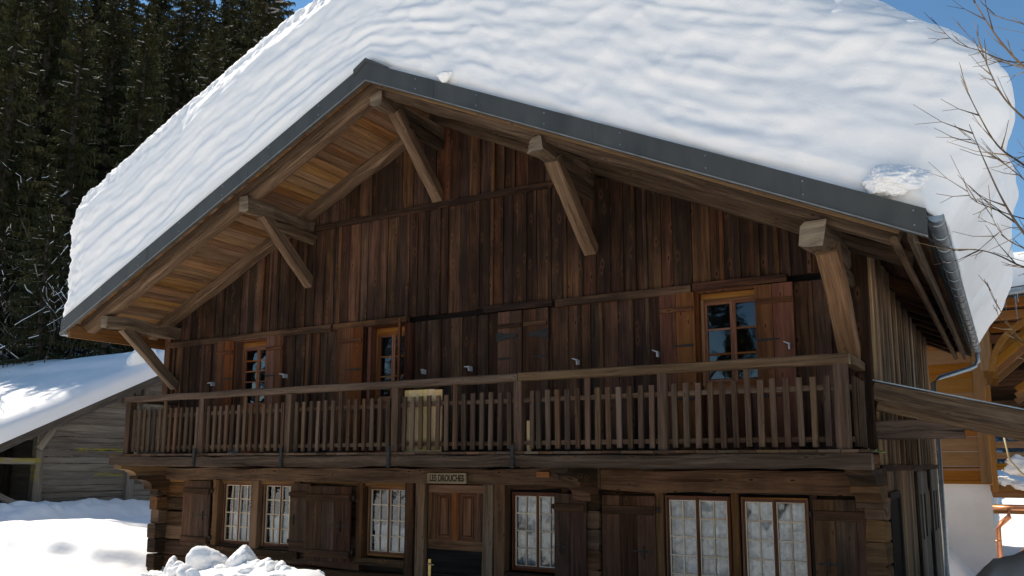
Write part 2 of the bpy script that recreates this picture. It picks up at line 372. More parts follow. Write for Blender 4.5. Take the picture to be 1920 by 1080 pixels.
# backing so no light leaks between logs, and the closed shell of the house
mb=MB()
for (z0,z1,cuts) in ((GZ,0.02,[(a-.05,b+.05,c,d) for a,b,c,d,_ in LOW]+[DOOR]),(0.02,2.0,UPP)):
    xs=sorted({XL+.05,XR-.05,*[q for c in cuts for q in c[:2]]}); zs=sorted({z0,z1,*[q for c in cuts for q in c[2:4] if z0<q<z1]})
    for i in range(len(xs)-1):
        for j in range(len(zs)-1):
            cx=(xs[i]+xs[i+1])/2; cz=(zs[j]+zs[j+1])/2
            if any(c[0]<cx<c[1] and c[2]<cz<c[3] for c in cuts): continue
            mb.face([(xs[i],YF+.17,zs[j]),(xs[i+1],YF+.17,zs[j]),(xs[i+1],YF+.17,zs[j+1]),(xs[i],YF+.17,zs[j+1])])
mb.face([(XL+.05,YF+.17,2.0),(XR-.05,YF+.17,2.0),(XR-.05,YF+.17,roofz(XR)-.25),(RX,YF+.17,roofz(RX)-.25),(XL+.05,YF+.17,roofz(XL)-.25)])
for X in (XL+.06,XR-.06):
    mb.face([(X,YF+.17,GZ-.2),(X,YB,GZ-.2),(X,YB,roofz(X)-.25),(X,YF+.17,roofz(X)-.25)])
mb.face([(XL+.05,YB,GZ-.2),(XR-.05,YB,GZ-.2),(XR-.05,YB,roofz(XR)-.25),(RX,YB,roofz(RX)-.25),(XL+.05,YB,roofz(XL)-.25)])
mb.face([(XL+.06,YF+.17,-.02),(XR-.06,YF+.17,-.02),(XR-.06,YB,-.02),(XL+.06,YB,-.02)])
mb.face([(XL+.06,YF+.17,2.15),(XR-.06,YF+.17,2.15),(XR-.06,YB,2.15),(XL+.06,YB,2.15)])
mb.build('inner_lining',M['black'],H)
# ---- upper facade: vertical boards with cover battens in three tiers
mb=MB()
def tier(z0f,z1f,xa,xb,yo,wmin,wmax,bat,openings=()):
    x=xa
    while x<xb-.02:
        wd=random.uniform(wmin,wmax); x1=min(x+wd,xb)
        if xb-x1<.08: x1=xb
        cx=(x+x1)/2
        z0=z0f(cx); z1=z1f(cx)
        if z1-z0>.08:
            cuts=[(c,d) for a,b,c,d in openings if b>x+.012 and a<x1-.012]
            for s0,s1 in subtract(z0,z1,cuts):
                cand=[(a,b) for a,b,c,d in openings if b>x+.012 and a<x1-.012 and not (s1<=c+.01 or s0>=d-.01)]
                mb.box(x+.003,x1-.003,YF-yo-random.uniform(0,.016),YF+.02,s0,s1,'z',seg=5,jit=.004,ch=.06)
            if random.random()<bat:
                for s0,s1 in subtract(z0,z1,[(c,d) for a,b,c,d in openings if b>x1-.03 and a<x1+.03]):
                    mb.box(x1-.028,x1+.022,YF-yo-.036,YF-yo+.006,s0,s1-random.choice((0,0,.01)),'z',seg=4,jit=.005,ch=.15)
        x=x1
tier(lambda x:3.70,lambda x:under(x)+.08,-10.6,-2.9,.030,.16,.25,.25)
tier(lambda x:2.08,lambda x:min(3.62,under(x)+.08),XL-.02,XR+.02,.012,.13,.24,.55)
tier(lambda x:.02,lambda x:2.0,XL-.02,XR+.02,.012,.13,.24,.6,[(a-.06,b+.06,c,d+.04) for a,b,c,d in UPP])
mb.build('plank_wall',M['plank'],H)
mb=MB()
mb.box(-9.9,-4.3,YF-.07,YF,3.615,3.70,'x',seg=12,jit=.006)
mb.build_each('ledge_board',M['plank'],H)
mb=MB()
for a,b,z in ((-12.55,-8.75,1.985),(-8.70,-7.3,1.995),(-6.0,-4.95,2.015),(-4.90,-3.1,1.995),(-3.08,-2.0,2.01)):
    mb.box(a,b,YF-.085,YF,z,z+.085+.02*random.random(),'x',seg=6,jit=.005)
mb.build_each('ledge_board',M['plank'],H)
# ---- side wall with deeply weathered boards, facing +x
mb=MB(); y=YF-.02
while y<YB:
    wd=random.uniform(.13,.24); y1=min(y+wd,YB); o=random.uniform(0,.018)
    mb.box(XR,XR+.028+o,y+.005,y1-.005,-.02,under(XR)+.14,'z',ch=.08)
    if random.random()<.75: mb.box(XR+.02,XR+.062+o,y1-.025,y1+.025,-.02+random.uniform(0,.02),under(XR)+.14,'z',ch=.2)
    y=y1
y=YF+.23
while y<YB:
    wd=random.uniform(.16,.26); y1=min(y+wd,YB)
    mb.box(XR,XR+.022+random.uniform(0,.012),y+.005,y1-.005,GZ-.1,-.05,'z',ch=.08)
    y=y1
mb.build('side_boards',M['side'],H)
mb=MB()
mb.box(XR-.10,XR+.05,YF-.07,YF+.06,.05,under(XR)+.10,'z',seg=8,jit=.006)             # corner posts
mb.box(XL-.05,XL+.10,YF-.07,YF+.06,.05,under(XL)+.10,'z',seg=8,jit=.006)
mb.box(XR+.035,XR+.085,YF-.02,YB,-.075,-.005,'y',seg=8,jit=.008)
mb.build_each('corner_post',M['plank'],H)
stacks=[MB(),MB(),MB()]
for i in range(len(edges)-1):       # left wall logs, right corner log ends, ends of the cross wall
    z0,z1=edges[i],edges[i+1]
    stacks[0].beam((XL+.10,YF-.16-random.random()*.06,(z0+z1)/2+.02),(XL+.10,YB,(z0+z1)/2),.20,z1-z0-.006,seg=20,jit=.015,ch=.12)
    stacks[1].beam((XR+.0,YF-.14-random.random()*.05,(z0+z1)/2+.02),(XR+.0,YF+.24,(z0+z1)/2),.19,z1-z0-.006,seg=3,jit=.015,ch=.12)
    stacks[2].beam((-4.38,YF-.12-random.random()*.04,(z0+z1)/2+.02),(-4.38,YF+.2,(z0+z1)/2),.17,z1-z0-.006,seg=3,jit=.015,ch=.12)
for q in stacks: q.build('log_ends',M['log'],H)

mb=MB(); y=YF
while y<YB:
    y1=min(y+random.uniform(.14,.22),YB); mb.box(XL-.03,XL,y+.003,y1-.003,0,under(XL)+.14,'z'); y=y1
x=XL
while x<XR:
    x1=min(x+random.uniform(.14,.22),XR); mb.box(x+.003,x1-.003,YB,YB+.03,GZ-.1,under((x+x1)/2)+.14,'z'); x=x1
mb.build('rear_boards',M['side'],H)
# ---- consoles under the balcony: three stepped, curved log ends
for X,wd in ((XL+.12,.20),(-4.42,.22),(XR-.02,.24)):
    mb=MB()
    for i,(zt,th,ln) in enumerate(((-.04,.17,.92),(-.21,.17,.62),(-.38,.15,.34))):
        y0=YF-ln; poly=[(YF+.1,zt),(y0,zt),(y0-.01,zt-th*.35)]
        for q in range(1,6):
            a=q/5*math.pi/2; poly.append((y0+.30*math.sin(a)*.9,zt-th*.35-th*.62*(1-math.cos(a))))
        poly.append((YF+.1,zt-th+.004))
        mb.prism(poly,X-wd/2-.004*i,X+wd/2+.004*i,'yz')
    mb.build('console',[M['log']],H)
# beams right under the balcony deck
mb=MB(); mb.beam((XL+.25,YF-.05,-.17),(-4.55,YF-.05,-.17),.12,.20,seg=30,jit=.02); mb.beam((-4.28,YF-.05,-.19),(XR-.15,YF-.05,-.19),.12,.25,seg=12,jit=.02)
mb.build_each('lintel_beam',M['log'],H)
# posts between ground floor windows
mb=MB()
for a,b,zb,zt,yy in ((-10.34,-10.18,-1.42,-.27,.0),(-7.27,-7.13,-2.4,-.26,.02),(-5.82,-5.66,-2.4,-.26,.01),(-2.72,-2.64,-1.62,-.3,.0),(-11.22,-11.10,-1.42,-.27,0),(-9.40,-9.28,-1.42,-.27,0),(-8.17,-8.05,-1.42,-.27,0),(-4.84,-4.74,-1.5,-.3,0),(-3.62,-3.52,-1.62,-.3,0),(-1.88,-1.80,-1.62,-.3,0)):
    mb.box(a,b,YF-.05-yy,YF+.12,zb,zt,'z',seg=6,jit=.008)
for a,b,zz in ((-11.22,-9.28,-1.31),(-8.17,-7.27,-1.32),(-5.66,-4.74,-1.36),(-3.62,-1.80,-1.53)):
    mb.box(a,b,YF-.075,YF+.12,zz-.10,zz,'x',seg=6,jit=.006)
mb.build_each('window_post',M['log'],H)

# ---- windows
def window(x0,x1,z0,z1,cols,rows,fm,sm,y,curt=None,part_split=2,bar=.016,tilt=0,stile=.032,t=.045):
    fb=MB()
    for a,b in ((x0,x0+t),(x1-t,x1)): fb.box(a,b,y-.02,y+.07,z0,z1,'z')
    fb.box(x0+t,x1-t,y-.02,y+.07,z1-t,z1,'x'); fb.box(x0+t,x1-t,y-.02,y+.07,z0,z0+t,'x')
    wo=fb.build('window',fm,H)
    xa,xb,za,zb=x0+t,x1-t,z0+t,z1-t; wdt=(xb-xa)/part_split
    for q in range(part_split):
        a=xa+q*wdt; b=a+wdt; s=MB()
        s.box(a+.002,a+stile,y,y+.04,za,zb,'z',tone=.3); s.box(b-stile,b-.002,y,y+.04,za,zb,'z',tone=.3)
        s.box(a+stile,b-stile,y,y+.04,zb-.03,zb,'x',tone=.3); s.box(a+stile,b-stile,y,y+.04,za,za+.035,'x',tone=.3)
        g=s
        ia,ib,ja,jb=a+stile,b-stile,za+.035,zb-.03
        for c in range(1,cols):
            xx=ia+(ib-ia)*c/cols; g.box(xx-bar/2,xx+bar/2,y+.004,y+.034,ja,jb,'z',m=1)
        for r in range(1,rows):
            zz=ja+(jb-ja)*r/rows; g.box(ia,ib,y+.006,y+.032,zz-bar/2,zz+bar/2,'x',m=1)
        if sm is M['frame2']:     # pale worn putty line round the glass
            g.box(ia,ia+.010,y-.004,y+.02,ja,jb,'z',m=1); g.box(ib-.010,ib,y-.004,y+.02,ja,jb,'z',m=1); g.box(ia+.01,ib-.01,y-.004,y+.02,jb-.010,jb,'x',m=1); g.box(ia+.01,ib-.01,y-.004,y+.02,ja,ja+.010,'x',m=1)
        s.build('sash',[fm,sm],wo)
        n=max(rows,1); p=MB()
        for r in range(rows):        # every light sits at its own slight angle, as old glass does
            for c in range(cols):
                qa=ia+(ib-ia)*c/cols+bar*.3; qb=ia+(ib-ia)*(c+1)/cols-bar*.3; ra=ja+(jb-ja)*r/rows+bar*.3; rb=ja+(jb-ja)*(r+1)/rows-bar*.3
                e=[random.uniform(-.0022,.0022) for _ in range(4)]
                p.face([(qa,y+.02+e[0],ra),(qb,y+.02+e[1],ra),(qb,y+.02+e[2],rb),(qa,y+.02+e[3],rb)])
        p.build('pane',M['glass'],wo,recalc=False)
    if curt:
        zt=z0+(z1-z0)*curt[0]; n=60; V=[];F=[]
        rows_=18; yy=y+.11
        for j in range(rows_+1):
            for i in range(n+1):
                u=i/n; v=j/rows_
                d=.022*math.sin(u*34+1.5*math.sin(v*3))+.02*mnoise.noise(Vector((u*5,v*4,x0)))
                V.append((x0+.02+(x1-x0-.04)*u,yy+d,z0+.02+(zt-z0-.02)*v+ (curt[2]*mnoise.noise(Vector((u*3.2,0,x0*3))) if j==rows_ else 0)))
        for j in range(rows_):
            for i in range(n): a=j*(n+1)+i; F.append((a,a+1,a+n+2,a+n+1))
        c=npmesh('curtain',np.array(V)-np.array(H['_o']),F,curt[1],wo); 
    return wo
for i,(a,b,c,d,sp_) in enumerate(LOW):
    if i<3: window(a,b,c,d,2,4,M['framemid'],M['frame2'],YF+.07,(.5 if i<2 else .42,M['curtain2'],.12),t=.030,stile=.020,bar=.017)
    else: window(a,b,c,d,2,4 if i==3 else 5,M['framered'],M['frame2'],YF+.05 if i==3 else YF+.0,(.97,M['curtain'],0),t=.020,stile=.022,bar=.017)
for i,(a,b,c,d) in enumerate(UPP):
    window(a,b,.90,d-.07,1,(5,3,3)[i],M['frame'],M['frame'],YF+(.10 if i<2 else .05),None,part_split=2,bar=.022,stile=.034,t=.035)
    pb=MB(); yy=YF+(.10 if i<2 else .05); pb.box(a,b,yy,yy+.05,.80,.90,'x'); pb.box(a,b,yy-.01,yy+.05,d-.07,d+.02,'x',tone=.8)
    pb.build_each('window_header',M['frame'],H)
    pb=MB(); 
    for q in range(4): pb.box(a+(b-a)*q/4+.003,a+(b-a)*(q+1)/4-.003,yy+.005,yy+.04,c,.80,'z')
    pb.build('window_panel',M['shutter'],H)
# reveals of upper windows
mb=MB()
for a,b,c,d in UPP:
    mb.box(a-.06,a,YF-.045,YF+.16,c,d+.03,'z'); mb.box(b,b+.06,YF-.045,YF+.16,c,d+.03,'z'); mb.box(a,b,YF-.03,YF+.16,d,d+.04,'x')
mb.build_each('window_surround',M['shutter'],H,3)

# ---- shutters (boards + ledges + iron straps + catch)
def shutter(hx,z0,z1,wd,ang,style='up',mt=None,yy=None,label=None,tilt=0):
    """hinge at x=hx, leaf swings about z; ang 0 = lies flat towards +x, 180 = flat towards -x"""
    a=math.radians(ang); d=Vector((math.cos(a),-math.sin(a),0)); nrm=Vector((-math.sin(a),-math.cos(a),0))
    if nrm.y>0: nrm=-nrm
    y=YF-.075 if yy is None else yy; o=Vector((hx,y,0)); nb=3 if wd>.5 else 2; t=.028
    mb=MB(); ed=[0]+[wd*(i+random.uniform(-.08,.08))/nb for i in range(1,nb)]+[wd]
    tn=[random.uniform(.2,.8) for _ in range(nb)]
    for i in range(nb):
        c=(ed[i]+ed[i+1])/2; p=o+d*c
        mb.beam(p+Vector((0,0,z0+random.uniform(0,.006))),p+Vector((0,0,z1-random.uniform(0,.006))),ed[i+1]-ed[i]-.004,t,up=nrm,ch=.08,tone=tn[i])
    so=mb.build('shutter',mt or M['shutter'],H)
    if label: so['label']=label
    lb=MB(); f=o+nrm*(t/2+.012)
    hh=z1-z0
    if style=='up': zz=[z0+.10*hh,z1-.2]
    else: zz=[z0+.10*hh,z1-.17]
    hb=.055 if style=='up' else .10
    for z in zz: lb.beam(f+d*(.015)+Vector((0,0,z)),f+d*(wd-.015)+Vector((0,0,z)),.024,hb,up=(0,0,1),ch=.15,tone=.35)
    lb.build_each('batten',mt or M['shutter'],so)
    st=MB(); 
    for z in ([z0+.35*hh+.02,z0+.68*hh] if style=='up' else []):
        st.beam(f+d*(.02)+Vector((0,0,z-.008)),f+d*(wd*.62)+Vector((0,0,z-.008)),.006,.034,up=(0,0,1),ch=0,taper=.4)
    if style!='up':
        zc=(z0+z1)/2-.02
        st.beam(f-nrm*.010+d*(wd*.05)+Vector((0,0,zc)),f-nrm*.010+d*(wd*.42)+Vector((0,0,zc)),.006,.022,ch=0); st.beam(f-nrm*.006+d*(wd*.22)+Vector((0,0,zc-.09)),f-nrm*.006+d*(wd*.22)+Vector((0,0,zc+.06)),.008,.022,up=nrm,ch=0)
        for z in (z0+.15,z1-.16): st.beam(o+d*(-.03)+Vector((0,0,z-.03)),o+d*(-.03)+Vector((0,0,z+.03)),.035,.03,up=nrm,ch=.2)
    st.build_each('strap_hinge',M['iron'],so)
    return so
shutter(-10.86,.05,2.0,.40,180); shutter(-10.11,.05,2.0,.38,0)
shutter(-8.10,.05,2.0,.50,180); shutter(-7.40,.05,2.0,.42,55,label='shutter swung straight out from the wall')
shutter(-3.06,.05,2.0,.43,180); shutter(-2.36,.05,2.0,.42,0)
# closed pair with black T hinges
for hx,ang in ((-5.76,0),(-5.00,180)):
    s=shutter(hx,.05,2.0,.37,ang,mt=M['shutter2'],label='closed shutter with black triangular strap hinge'); 
    st=MB(); sg=1 if ang==0 else -1; z=1.66
    st.prism([(hx-.01*sg,z+.075),(hx-.01*sg,z-.075),(hx+.03*sg,z-.055),(hx+.30*sg,z-.02),(hx+.30*sg,z+.02),(hx+.03*sg,z+.055)],YF-.104,YF-.094,'xz')
    st.build('strap_hinge',M['iron'],s)
# ground floor shutters
shutter(-11.24,-1.34,-.29,.66,180,'low',M['shutter2'])
shutter(-9.44,-1.31,-.30,.40,0,'low',M['shutter2'],YF-.07)
shutter(-8.19,-1.40,-.33,.84,177,'low',M['shutter2'],YF-.12,label='broad shutter with a black iron cross bar')
shutter(-4.90,-1.60,-.36,.47,8,'low',M['shutter2'],YF-.12)
shutter(-3.60,-1.60,-.37,.68,180,'low',M['shutter2'])
shutter(-1.84,-1.65,-.36,.66,2,'low',M['shutter2'],YF-.09)
# shutter catches
for i,(x,z) in enumerate(((-11.33,1.33),(-9.67,1.38),(-6.98,1.30),(-6.2,1.30),(-4.58,1.29),(-3.52,1.32),(-2.0,1.31))):
    mb=MB(); y=YF-.12; sg=random.choice((-1,1))
    mb.box(x-.009,x+.009,y,y+.09,z-.065,z,'z',ch=0)
    mb.beam((x-.010*sg,y-.01,z-.01),(x+.05*sg,y-.035,z+random.uniform(-.03,.04)),.010,.020,ch=.2,taper=.5)
    mb.tube([(x,y-.006,z-.03),(x,y-.012,z-.03)],.008,6)
    mb.build('shutter_catch',M['white'],H)
# ---- front door
D0,D1,DZ0,DZ1=DOOR
mb=MB(); y=YF+.02
mb.box(D0+.04,D1-.04,y+.02,y+.05,-1.12,DZ1-.01,'x',tone=.4)
door=mb.build('front_door',M['door'],H)
mb=MB(); 
for a,b in ((D0+.03,D0+.15),((D0+D1)/2-.05,(D0+D1)/2+.05),(D1-.15,D1-.03)): mb.box(a,b,y-.018,y+.022,-1.13,DZ1-.12,'z')
mb.box(D0+.03,D1-.03,y-.016,y+.022,DZ1-.12,DZ1-.02,'x'); mb.box(D0+.03,D1-.03,y-.020,y+.022,-1.14,-1.02,'x')
mb.build_each('door_frame_rail',M['door'],door)
for a,b in ((D0+.15,(D0+D1)/2-.05),((D0+D1)/2+.05,D1-.15)):
    mb=MB(); za,zb=-1.02,DZ1-.12
    for q,(ins,yy) in enumerate(((.0,-.008),(.022,.002),(.045,-.004))):
        w_=.014
        A,B,ZA,ZB=a+ins,b-ins,za+ins,zb-ins
        mb.box(A,A+w_,y+yy,y+.021,ZA,ZB,'z',tone=.6); mb.box(B-w_,B,y+yy,y+.021,ZA,ZB,'z',tone=.6); mb.box(A+w_,B-w_,y+yy,y+.021,ZA,ZA+w_,'x',tone=.6); mb.box(A+w_,B-w_,y+yy,y+.021,ZB-w_,ZB,'x',tone=.6)
    mb.box(a+.075,b-.075,y+.0,y+.021,za+.075,zb-.075,'z',tone=.75)
    mb.build('door_panel',M['door'],door)
mb=MB(); z=DZ0
for h in (.30,.27,.30,.32):
    mb.box(D0+.03,D1-.03,y-.02,y+.03,z,z+h-.008,'x',ch=.05); z+=h
mb.build('kick_boards',M['doordark'],door)
mb=MB(); mb.box(D0+.055,D0+.10,y-.034,y-.020,-1.50,-1.28,'z'); mb.tube([(D0+.078,y-.03,-1.34),(D0+.078,y-.075,-1.34),(D0+.19,y-.08,-1.345)],.010,8)
mb.build('door_handle',M['brass'],door)
mb=MB()
mb.box(D0-.15,D0-.0,YF-.055,YF+.14,GZ,-.25,'z',seg=10,jit=.008,tone=.9); mb.box(D1+.0,D1+.16,YF-.055,YF+.14,GZ,-.25,'z',seg=10,jit=.008,tone=.7); mb.box(D0-.15,D1+.16,YF-.06,YF+.14,-.27,-.11,'x',seg=8,jit=.006)
mb.build_each('door_surround',M['beam'],H)
# ---- balcony
YBAL=8.5
mb=MB()
mb.beam((-12.62,YBAL-.02,.03),(-1.12,YBAL-.02,.03),.16,.145,seg=50,jit=.022,ch=.08,me=1,tone=.3)
bal=mb.build('balcony',[M['darkbeam'],M['endgrain']],H)
mb=MB(); x=-12.6
while x<-1.15:
    x1=min(x+random.uniform(.16,.24),-1.12); mb.box(x+.003,x1-.003,YBAL-.10,YF-.03,.112,.14,'y'); x=x1
mb.build('deck_boards',M['rail'],bal)
mb=MB()
for X in (-12.5,-10.4,-8.6,-6.6,-4.9,-3.05,-1.25): mb.box(X-.08,X+.08,YBAL+.06,YF,-.04,.10,'y',seg=3,jit=.01)
mb.build_each('joist',M['log'],bal)
mb=MB()
mb.beam((-12.35,YBAL-.01,1.02),(-4.95,YBAL-.01,1.01),.13,.095,seg=30,jit=.008,me=1,tone=.7)
mb.beam((-4.93,YBAL-.01,1.015),(-1.27,YBAL-.01,1.01),.13,.10,seg=14,jit=.006,me=1,tone=.8)
mb.beam((-1.30,YBAL+.06,1.01),(-1.30,YF-.05,1.01),.11,.09,seg=3,jit=.005)
mb.beam((-12.29,YBAL+.06,1.01),(-12.29,YF-.05,1.01),.11,.09,seg=3,jit=.005)
mb.build_each('handrail',[M['rail'],M['endgrain']],bal)
big=[-12.25,-10.48,-8.67,-6.77,-4.94,-3.16,-1.36]
for i,X in enumerate(big):
    mb=MB(); wd=.10 if i<6 else .13
    if i==0: mb.box(X-.06,X+.06,YBAL-.07,YBAL+.05,.12,.97,'z',seg=5,jit=.004)
    else: mb.box(X-wd/2,X+wd/2,YBAL-.065,YBAL+.045,.105,.965,'z',seg=6,jit=.004,tone=.6)
    p=mb.build('baluster_post',M['rail'],bal)
    if i in (1,2,3,4):
        mb=MB(); mb.box(X-.06,X-.012,YBAL-.135,YBAL-.112,-.05,.22,'z',ch=.1,tone=.5)
        for zz in (-.01,.06): mb.tube([(X-.036,YBAL-.135,zz),(X-.036,YBAL-.143,zz)],.009,6)
        mb.build('steel_strap',M['zinc'] if False else M['iron'],bal)
for i in range(6):
    xa,xb=big[i]+.05,big[i+1]-.05
    mb=MB()
    mb.box(xa,xb,YBAL-.006,YBAL+.026,.715,.765,'x',seg=4,jit=.004); mb.build('cross_rail',M['rail'],bal)
    mb=MB()
    mb.box(xa,xb,YBAL-.006,YBAL+.026,.215,.265,'x',seg=4,jit=.004); mb.build('cross_rail',M['rail'],bal)
    for k in range(13):
        X=xa+(xb-xa)*(k+.62)/13.25+random.uniform(-.004,.004)+(.05 if (i==4 and k==0) else 0)
        mb=MB(); lean=random.uniform(-.004,.004); tall=(k==6)
        z1=.965 if tall else .845+random.uniform(-.006,.006); z0=.165+random.uniform(-.01,.01); wd=random.uniform(.054,.062)
        mb.beam((X-lean,YBAL-.022,z0),(X+lean,YBAL-.022,z1),wd,.03,up=(0,1,0),ch=.1); mb.build('baluster',M['rail'],bal)
for X in (-1.30,-12.29):
    for z in (.715,.215):
        mb=MB(); mb.box(X-.015,X+.015,YBAL+.05,YF-.04,z,z+.05,'y'); mb.build('cross_rail',M['rail'],bal)
    for k in range(5):
        mb=MB(); yy=YBAL+.15+k*.14; mb.box(X+.016,X+.046,yy-.027,yy+.027,.17,.85,'z'); mb.build('baluster',M['rail'],bal)
# ---- roof structure
PUR=[(-12.36,2.235,.17,.19),(-9.25,3.69,.17,.20),(-6.80,4.75,.17,.18),(-4.44,3.61,.17,.20),(-1.43,2.15,.24,.25)]
for i,(X,Z,wd,h) in enumerate(PUR):
    mb=MB(); mb.beam((X,7.97,Z),(X,17.5,Z+.03),wd,h,seg=60,jit=.05,ch=.14,me=1,tone=.55); mb.build('purlin',[M['beam'],M['endgrain']],H,smooth=False)
    drop=(.76,.75,.83,.76,.83)[i]; w2=(.15,.15,.155,.17,.205)[i]; zt=Z-h/2+.03
    mb=MB(); mb.beam((X+(.04 if i>2 else 0),8.33,zt+.02),(X+(.04 if i>2 else 0),YF-.02,zt-drop-.10),w2,.155,up=(0,1,0),seg=6,jit=.018,ch=.07,me=1,tone=(.55,.6,.6,.75,.95)[i]); mb.build('brace',[M['beam'],M['endgrain']],H)
# short secondary purlin stubs under the braces (bolsters)
mb=MB()
for X,Z,wd,h in PUR[1:]:
    mb.beam((X+.02,8.55,Z-h/2-.08),(X+.02,YF,Z-h/2-.09),wd*.85,.16,seg=3,jit=.02,ch=.2)
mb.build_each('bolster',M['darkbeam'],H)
def slope_beam(mb,xa,xb,y0,y1,dz,th,**k):
    mb.beam((xa,(y0+y1)/2,roofz(xa)-dz-th/2),(xb,(y0+y1)/2,roofz(xb)-dz-th/2),y1-y0,th,up=(0,0,1),**k)
for (xa,xb) in ((-12.95,RX),(RX,-.72)):
    for (y0,y1,dz,th) in ((8.02,8.20,.150,.195),(9.18,9.36,.150,.16)):
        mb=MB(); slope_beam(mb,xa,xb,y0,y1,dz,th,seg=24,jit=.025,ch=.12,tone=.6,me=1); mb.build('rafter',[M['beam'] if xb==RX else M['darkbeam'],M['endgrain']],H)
    mb=MB()
    for k in range(3,12):
        y0=8.9+k*.75; slope_beam(mb,xa,xb,y0,y0+.14,.150,.17,seg=6,jit=.01,ch=.1)
    mb.build_each('rafter',M['plank'],H)
# soffit boards running along the ridge direction
for sgn in (-1,1):
    mb=MB(); xe=-13.18 if sgn<0 else -.52; n=46; jj=0
    t=RX
    while (t>xe if sgn<0 else t<xe):
        wd=random.uniform(.12,.17)*sgn; t1=t+wd
        if sgn<0: t1=max(t1,xe)
        else: t1=min(t1,xe)
        a,b=t+.003*sgn,t1-.003*sgn; za,zb=roofz(a)-.14,roofz(b)-.14
        for (ya,yb) in ((YV+.02,random.uniform(10.5,12.5)),):
            for (y0,y1) in ((ya,yb),(yb+.004,17.6)):
                uo,vo=random.uniform(-40,40),random.uniform(-40,40); tt=random.random(); th=.025
                q=[(a,za),(b,zb),(b,zb+th),(a,za+th)]
                mb.face([(a,y0,za),(b,y0,zb),(b,y1,zb),(a,y1,za)],[(uo+y0,vo),(uo+y0,vo+abs(wd)),(uo+y1,vo+abs(wd)),(uo+y1,vo)],tt)
                mb.face([(p[0],y0,p[1]) for p in q],[(uo+p[0],vo+p[1]) for p in q],tt)
        t=t1
        if abs(t-xe)<.01: break
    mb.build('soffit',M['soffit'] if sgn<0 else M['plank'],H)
# roof deck above the soffit
mb=MB()
mb.face([(-13.25,YV+.03,roofz(-13.25)-.105),(RX,YV+.03,roofz(RX)-.105),(RX,YE,roofz(RX)-.105),(-13.25,YE,roofz(-13.25)-.105)])
mb.face([(RX,YV+.03,roofz(RX)-.105),(-.5,YV+.03,roofz(-.5)-.105),(-.5,YE,roofz(-.5)-.105),(RX,YE,roofz(RX)-.105)])
mb.face([(-13.25,YV+.03,roofz(-13.25)-.03),(RX,YV+.03,roofz(RX)-.03),(RX,YE,roofz(RX)-.03),(-13.25,YE,roofz(-13.25)-.03)])
mb.face([(RX,YV+.03,roofz(RX)-.03),(-.5,YV+.03,roofz(-.5)-.03),(-.5,YE,roofz(-.5)-.03),(RX,YE,roofz(RX)-.03)])
mb.face([(-13.25,YV+.03,roofz(-13.25)-.105),(-13.25,YE,roofz(-13.25)-.105),(-13.25,YE,roofz(-13.25)-.03),(-13.25,YV+.03,roofz(-13.25)-.03)])
mb.face([(-.5,YV+.03,roofz(-.5)-.105),(-.5,YE,roofz(-.5)-.105),(-.5,YE,roofz(-.5)-.03),(-.5,YV+.03,roofz(-.5)-.03)])
mb.face([(-13.25,YE,roofz(-13.25)-.2),(RX,YE,roofz(RX)-.2),(-.5,YE,roofz(-.5)-.2),(-.5,YE,roofz(-.5)),(RX,YE,roofz(RX)),(-13.25,YE,roofz(-13.25))])
mb.build('roof_deck',M['fascia'],H)
# dark metal verge fascia in lengths with overlaps and screws
for sgn,xe in ((-1,-13.24),(1,-.475)):
    mb=MB(); L0=abs(xe-RX); n=6; hgt=.245
    for k in range(n):
        a=RX+sgn*L0*k/n; b=RX+sgn*(L0*(k+1)/n+(.03 if k<n-1 else 0)); yo=.0 if k%2 else -.003
        q=[(a,roofz(a)),(b,roofz(b)),(b,roofz(b)-hgt),(a,roofz(a)-hgt)]
        if sgn>0: q=q[::-1]
        mb.prism(q,YV-.012+yo,YV+.0+yo,'xz',tone=.5)
        qq=[(a,roofz(a)),(b,roofz(b)),(b,roofz(b)-.012),(a,roofz(a)-.012)]
        mb.prism(qq,YV+.001,YV+.16,'xz',tone=.5)
        qq=[(a,roofz(a)-hgt),(b,roofz(b)-hgt),(b,roofz(b)-hgt-.014),(a,roofz(a)-hgt-.014)]
        mb.prism(qq,YV-.010,YV+.03,'xz',tone=.5)
    f=mb.build('fascia',M['fascia'],H)
    mb=MB(); qq=[(RX,roofz(RX)-hgt+.004),(xe,roofz(xe)-hgt+.004),(xe,roofz(xe)-hgt-.010),(RX,roofz(RX)-hgt-.010)]
    mb.prism(qq,YV-.024,YV-.013,'xz'); mb.build('drip_edge',M['dullgrey'],f)
    mb=MB()
    for k in range(1,8):
        a=RX+sgn*(L0*k/7-.10)
        for dz in (.05,.18): mb.tube([(a,YV-.014,roofz(a)-dz),(a,YV-.021,roofz(a)-dz)],.0085,6)
    mb.build_each('screw',M['zinc'],f)
mb=MB()
mb.prism([(RX-.20,roofz(RX-.2)+.03),(RX,roofz(RX)+.055),(RX+.34,roofz(RX+.34)+.02),(RX+.34,roofz(RX+.34)-.01),(RX,roofz(RX)-.0),(RX-.2,roofz(RX-.2)-.06)],YV-.035,YV+.25,'xz')
mb.build('ridge_cap',M['fascia'],H)
# small soffit strip boards between fascia and outer rafter are the soffit itself; outer edge lath
for sgn,xa,xb in ((-1,-13.0,RX),(1,RX,-.7)):
    mb=MB(); slope_beam(mb,xa,xb,7.99,8.015,.150,.10,seg=6,jit=.003); mb.build('lath',M['beam'],H)
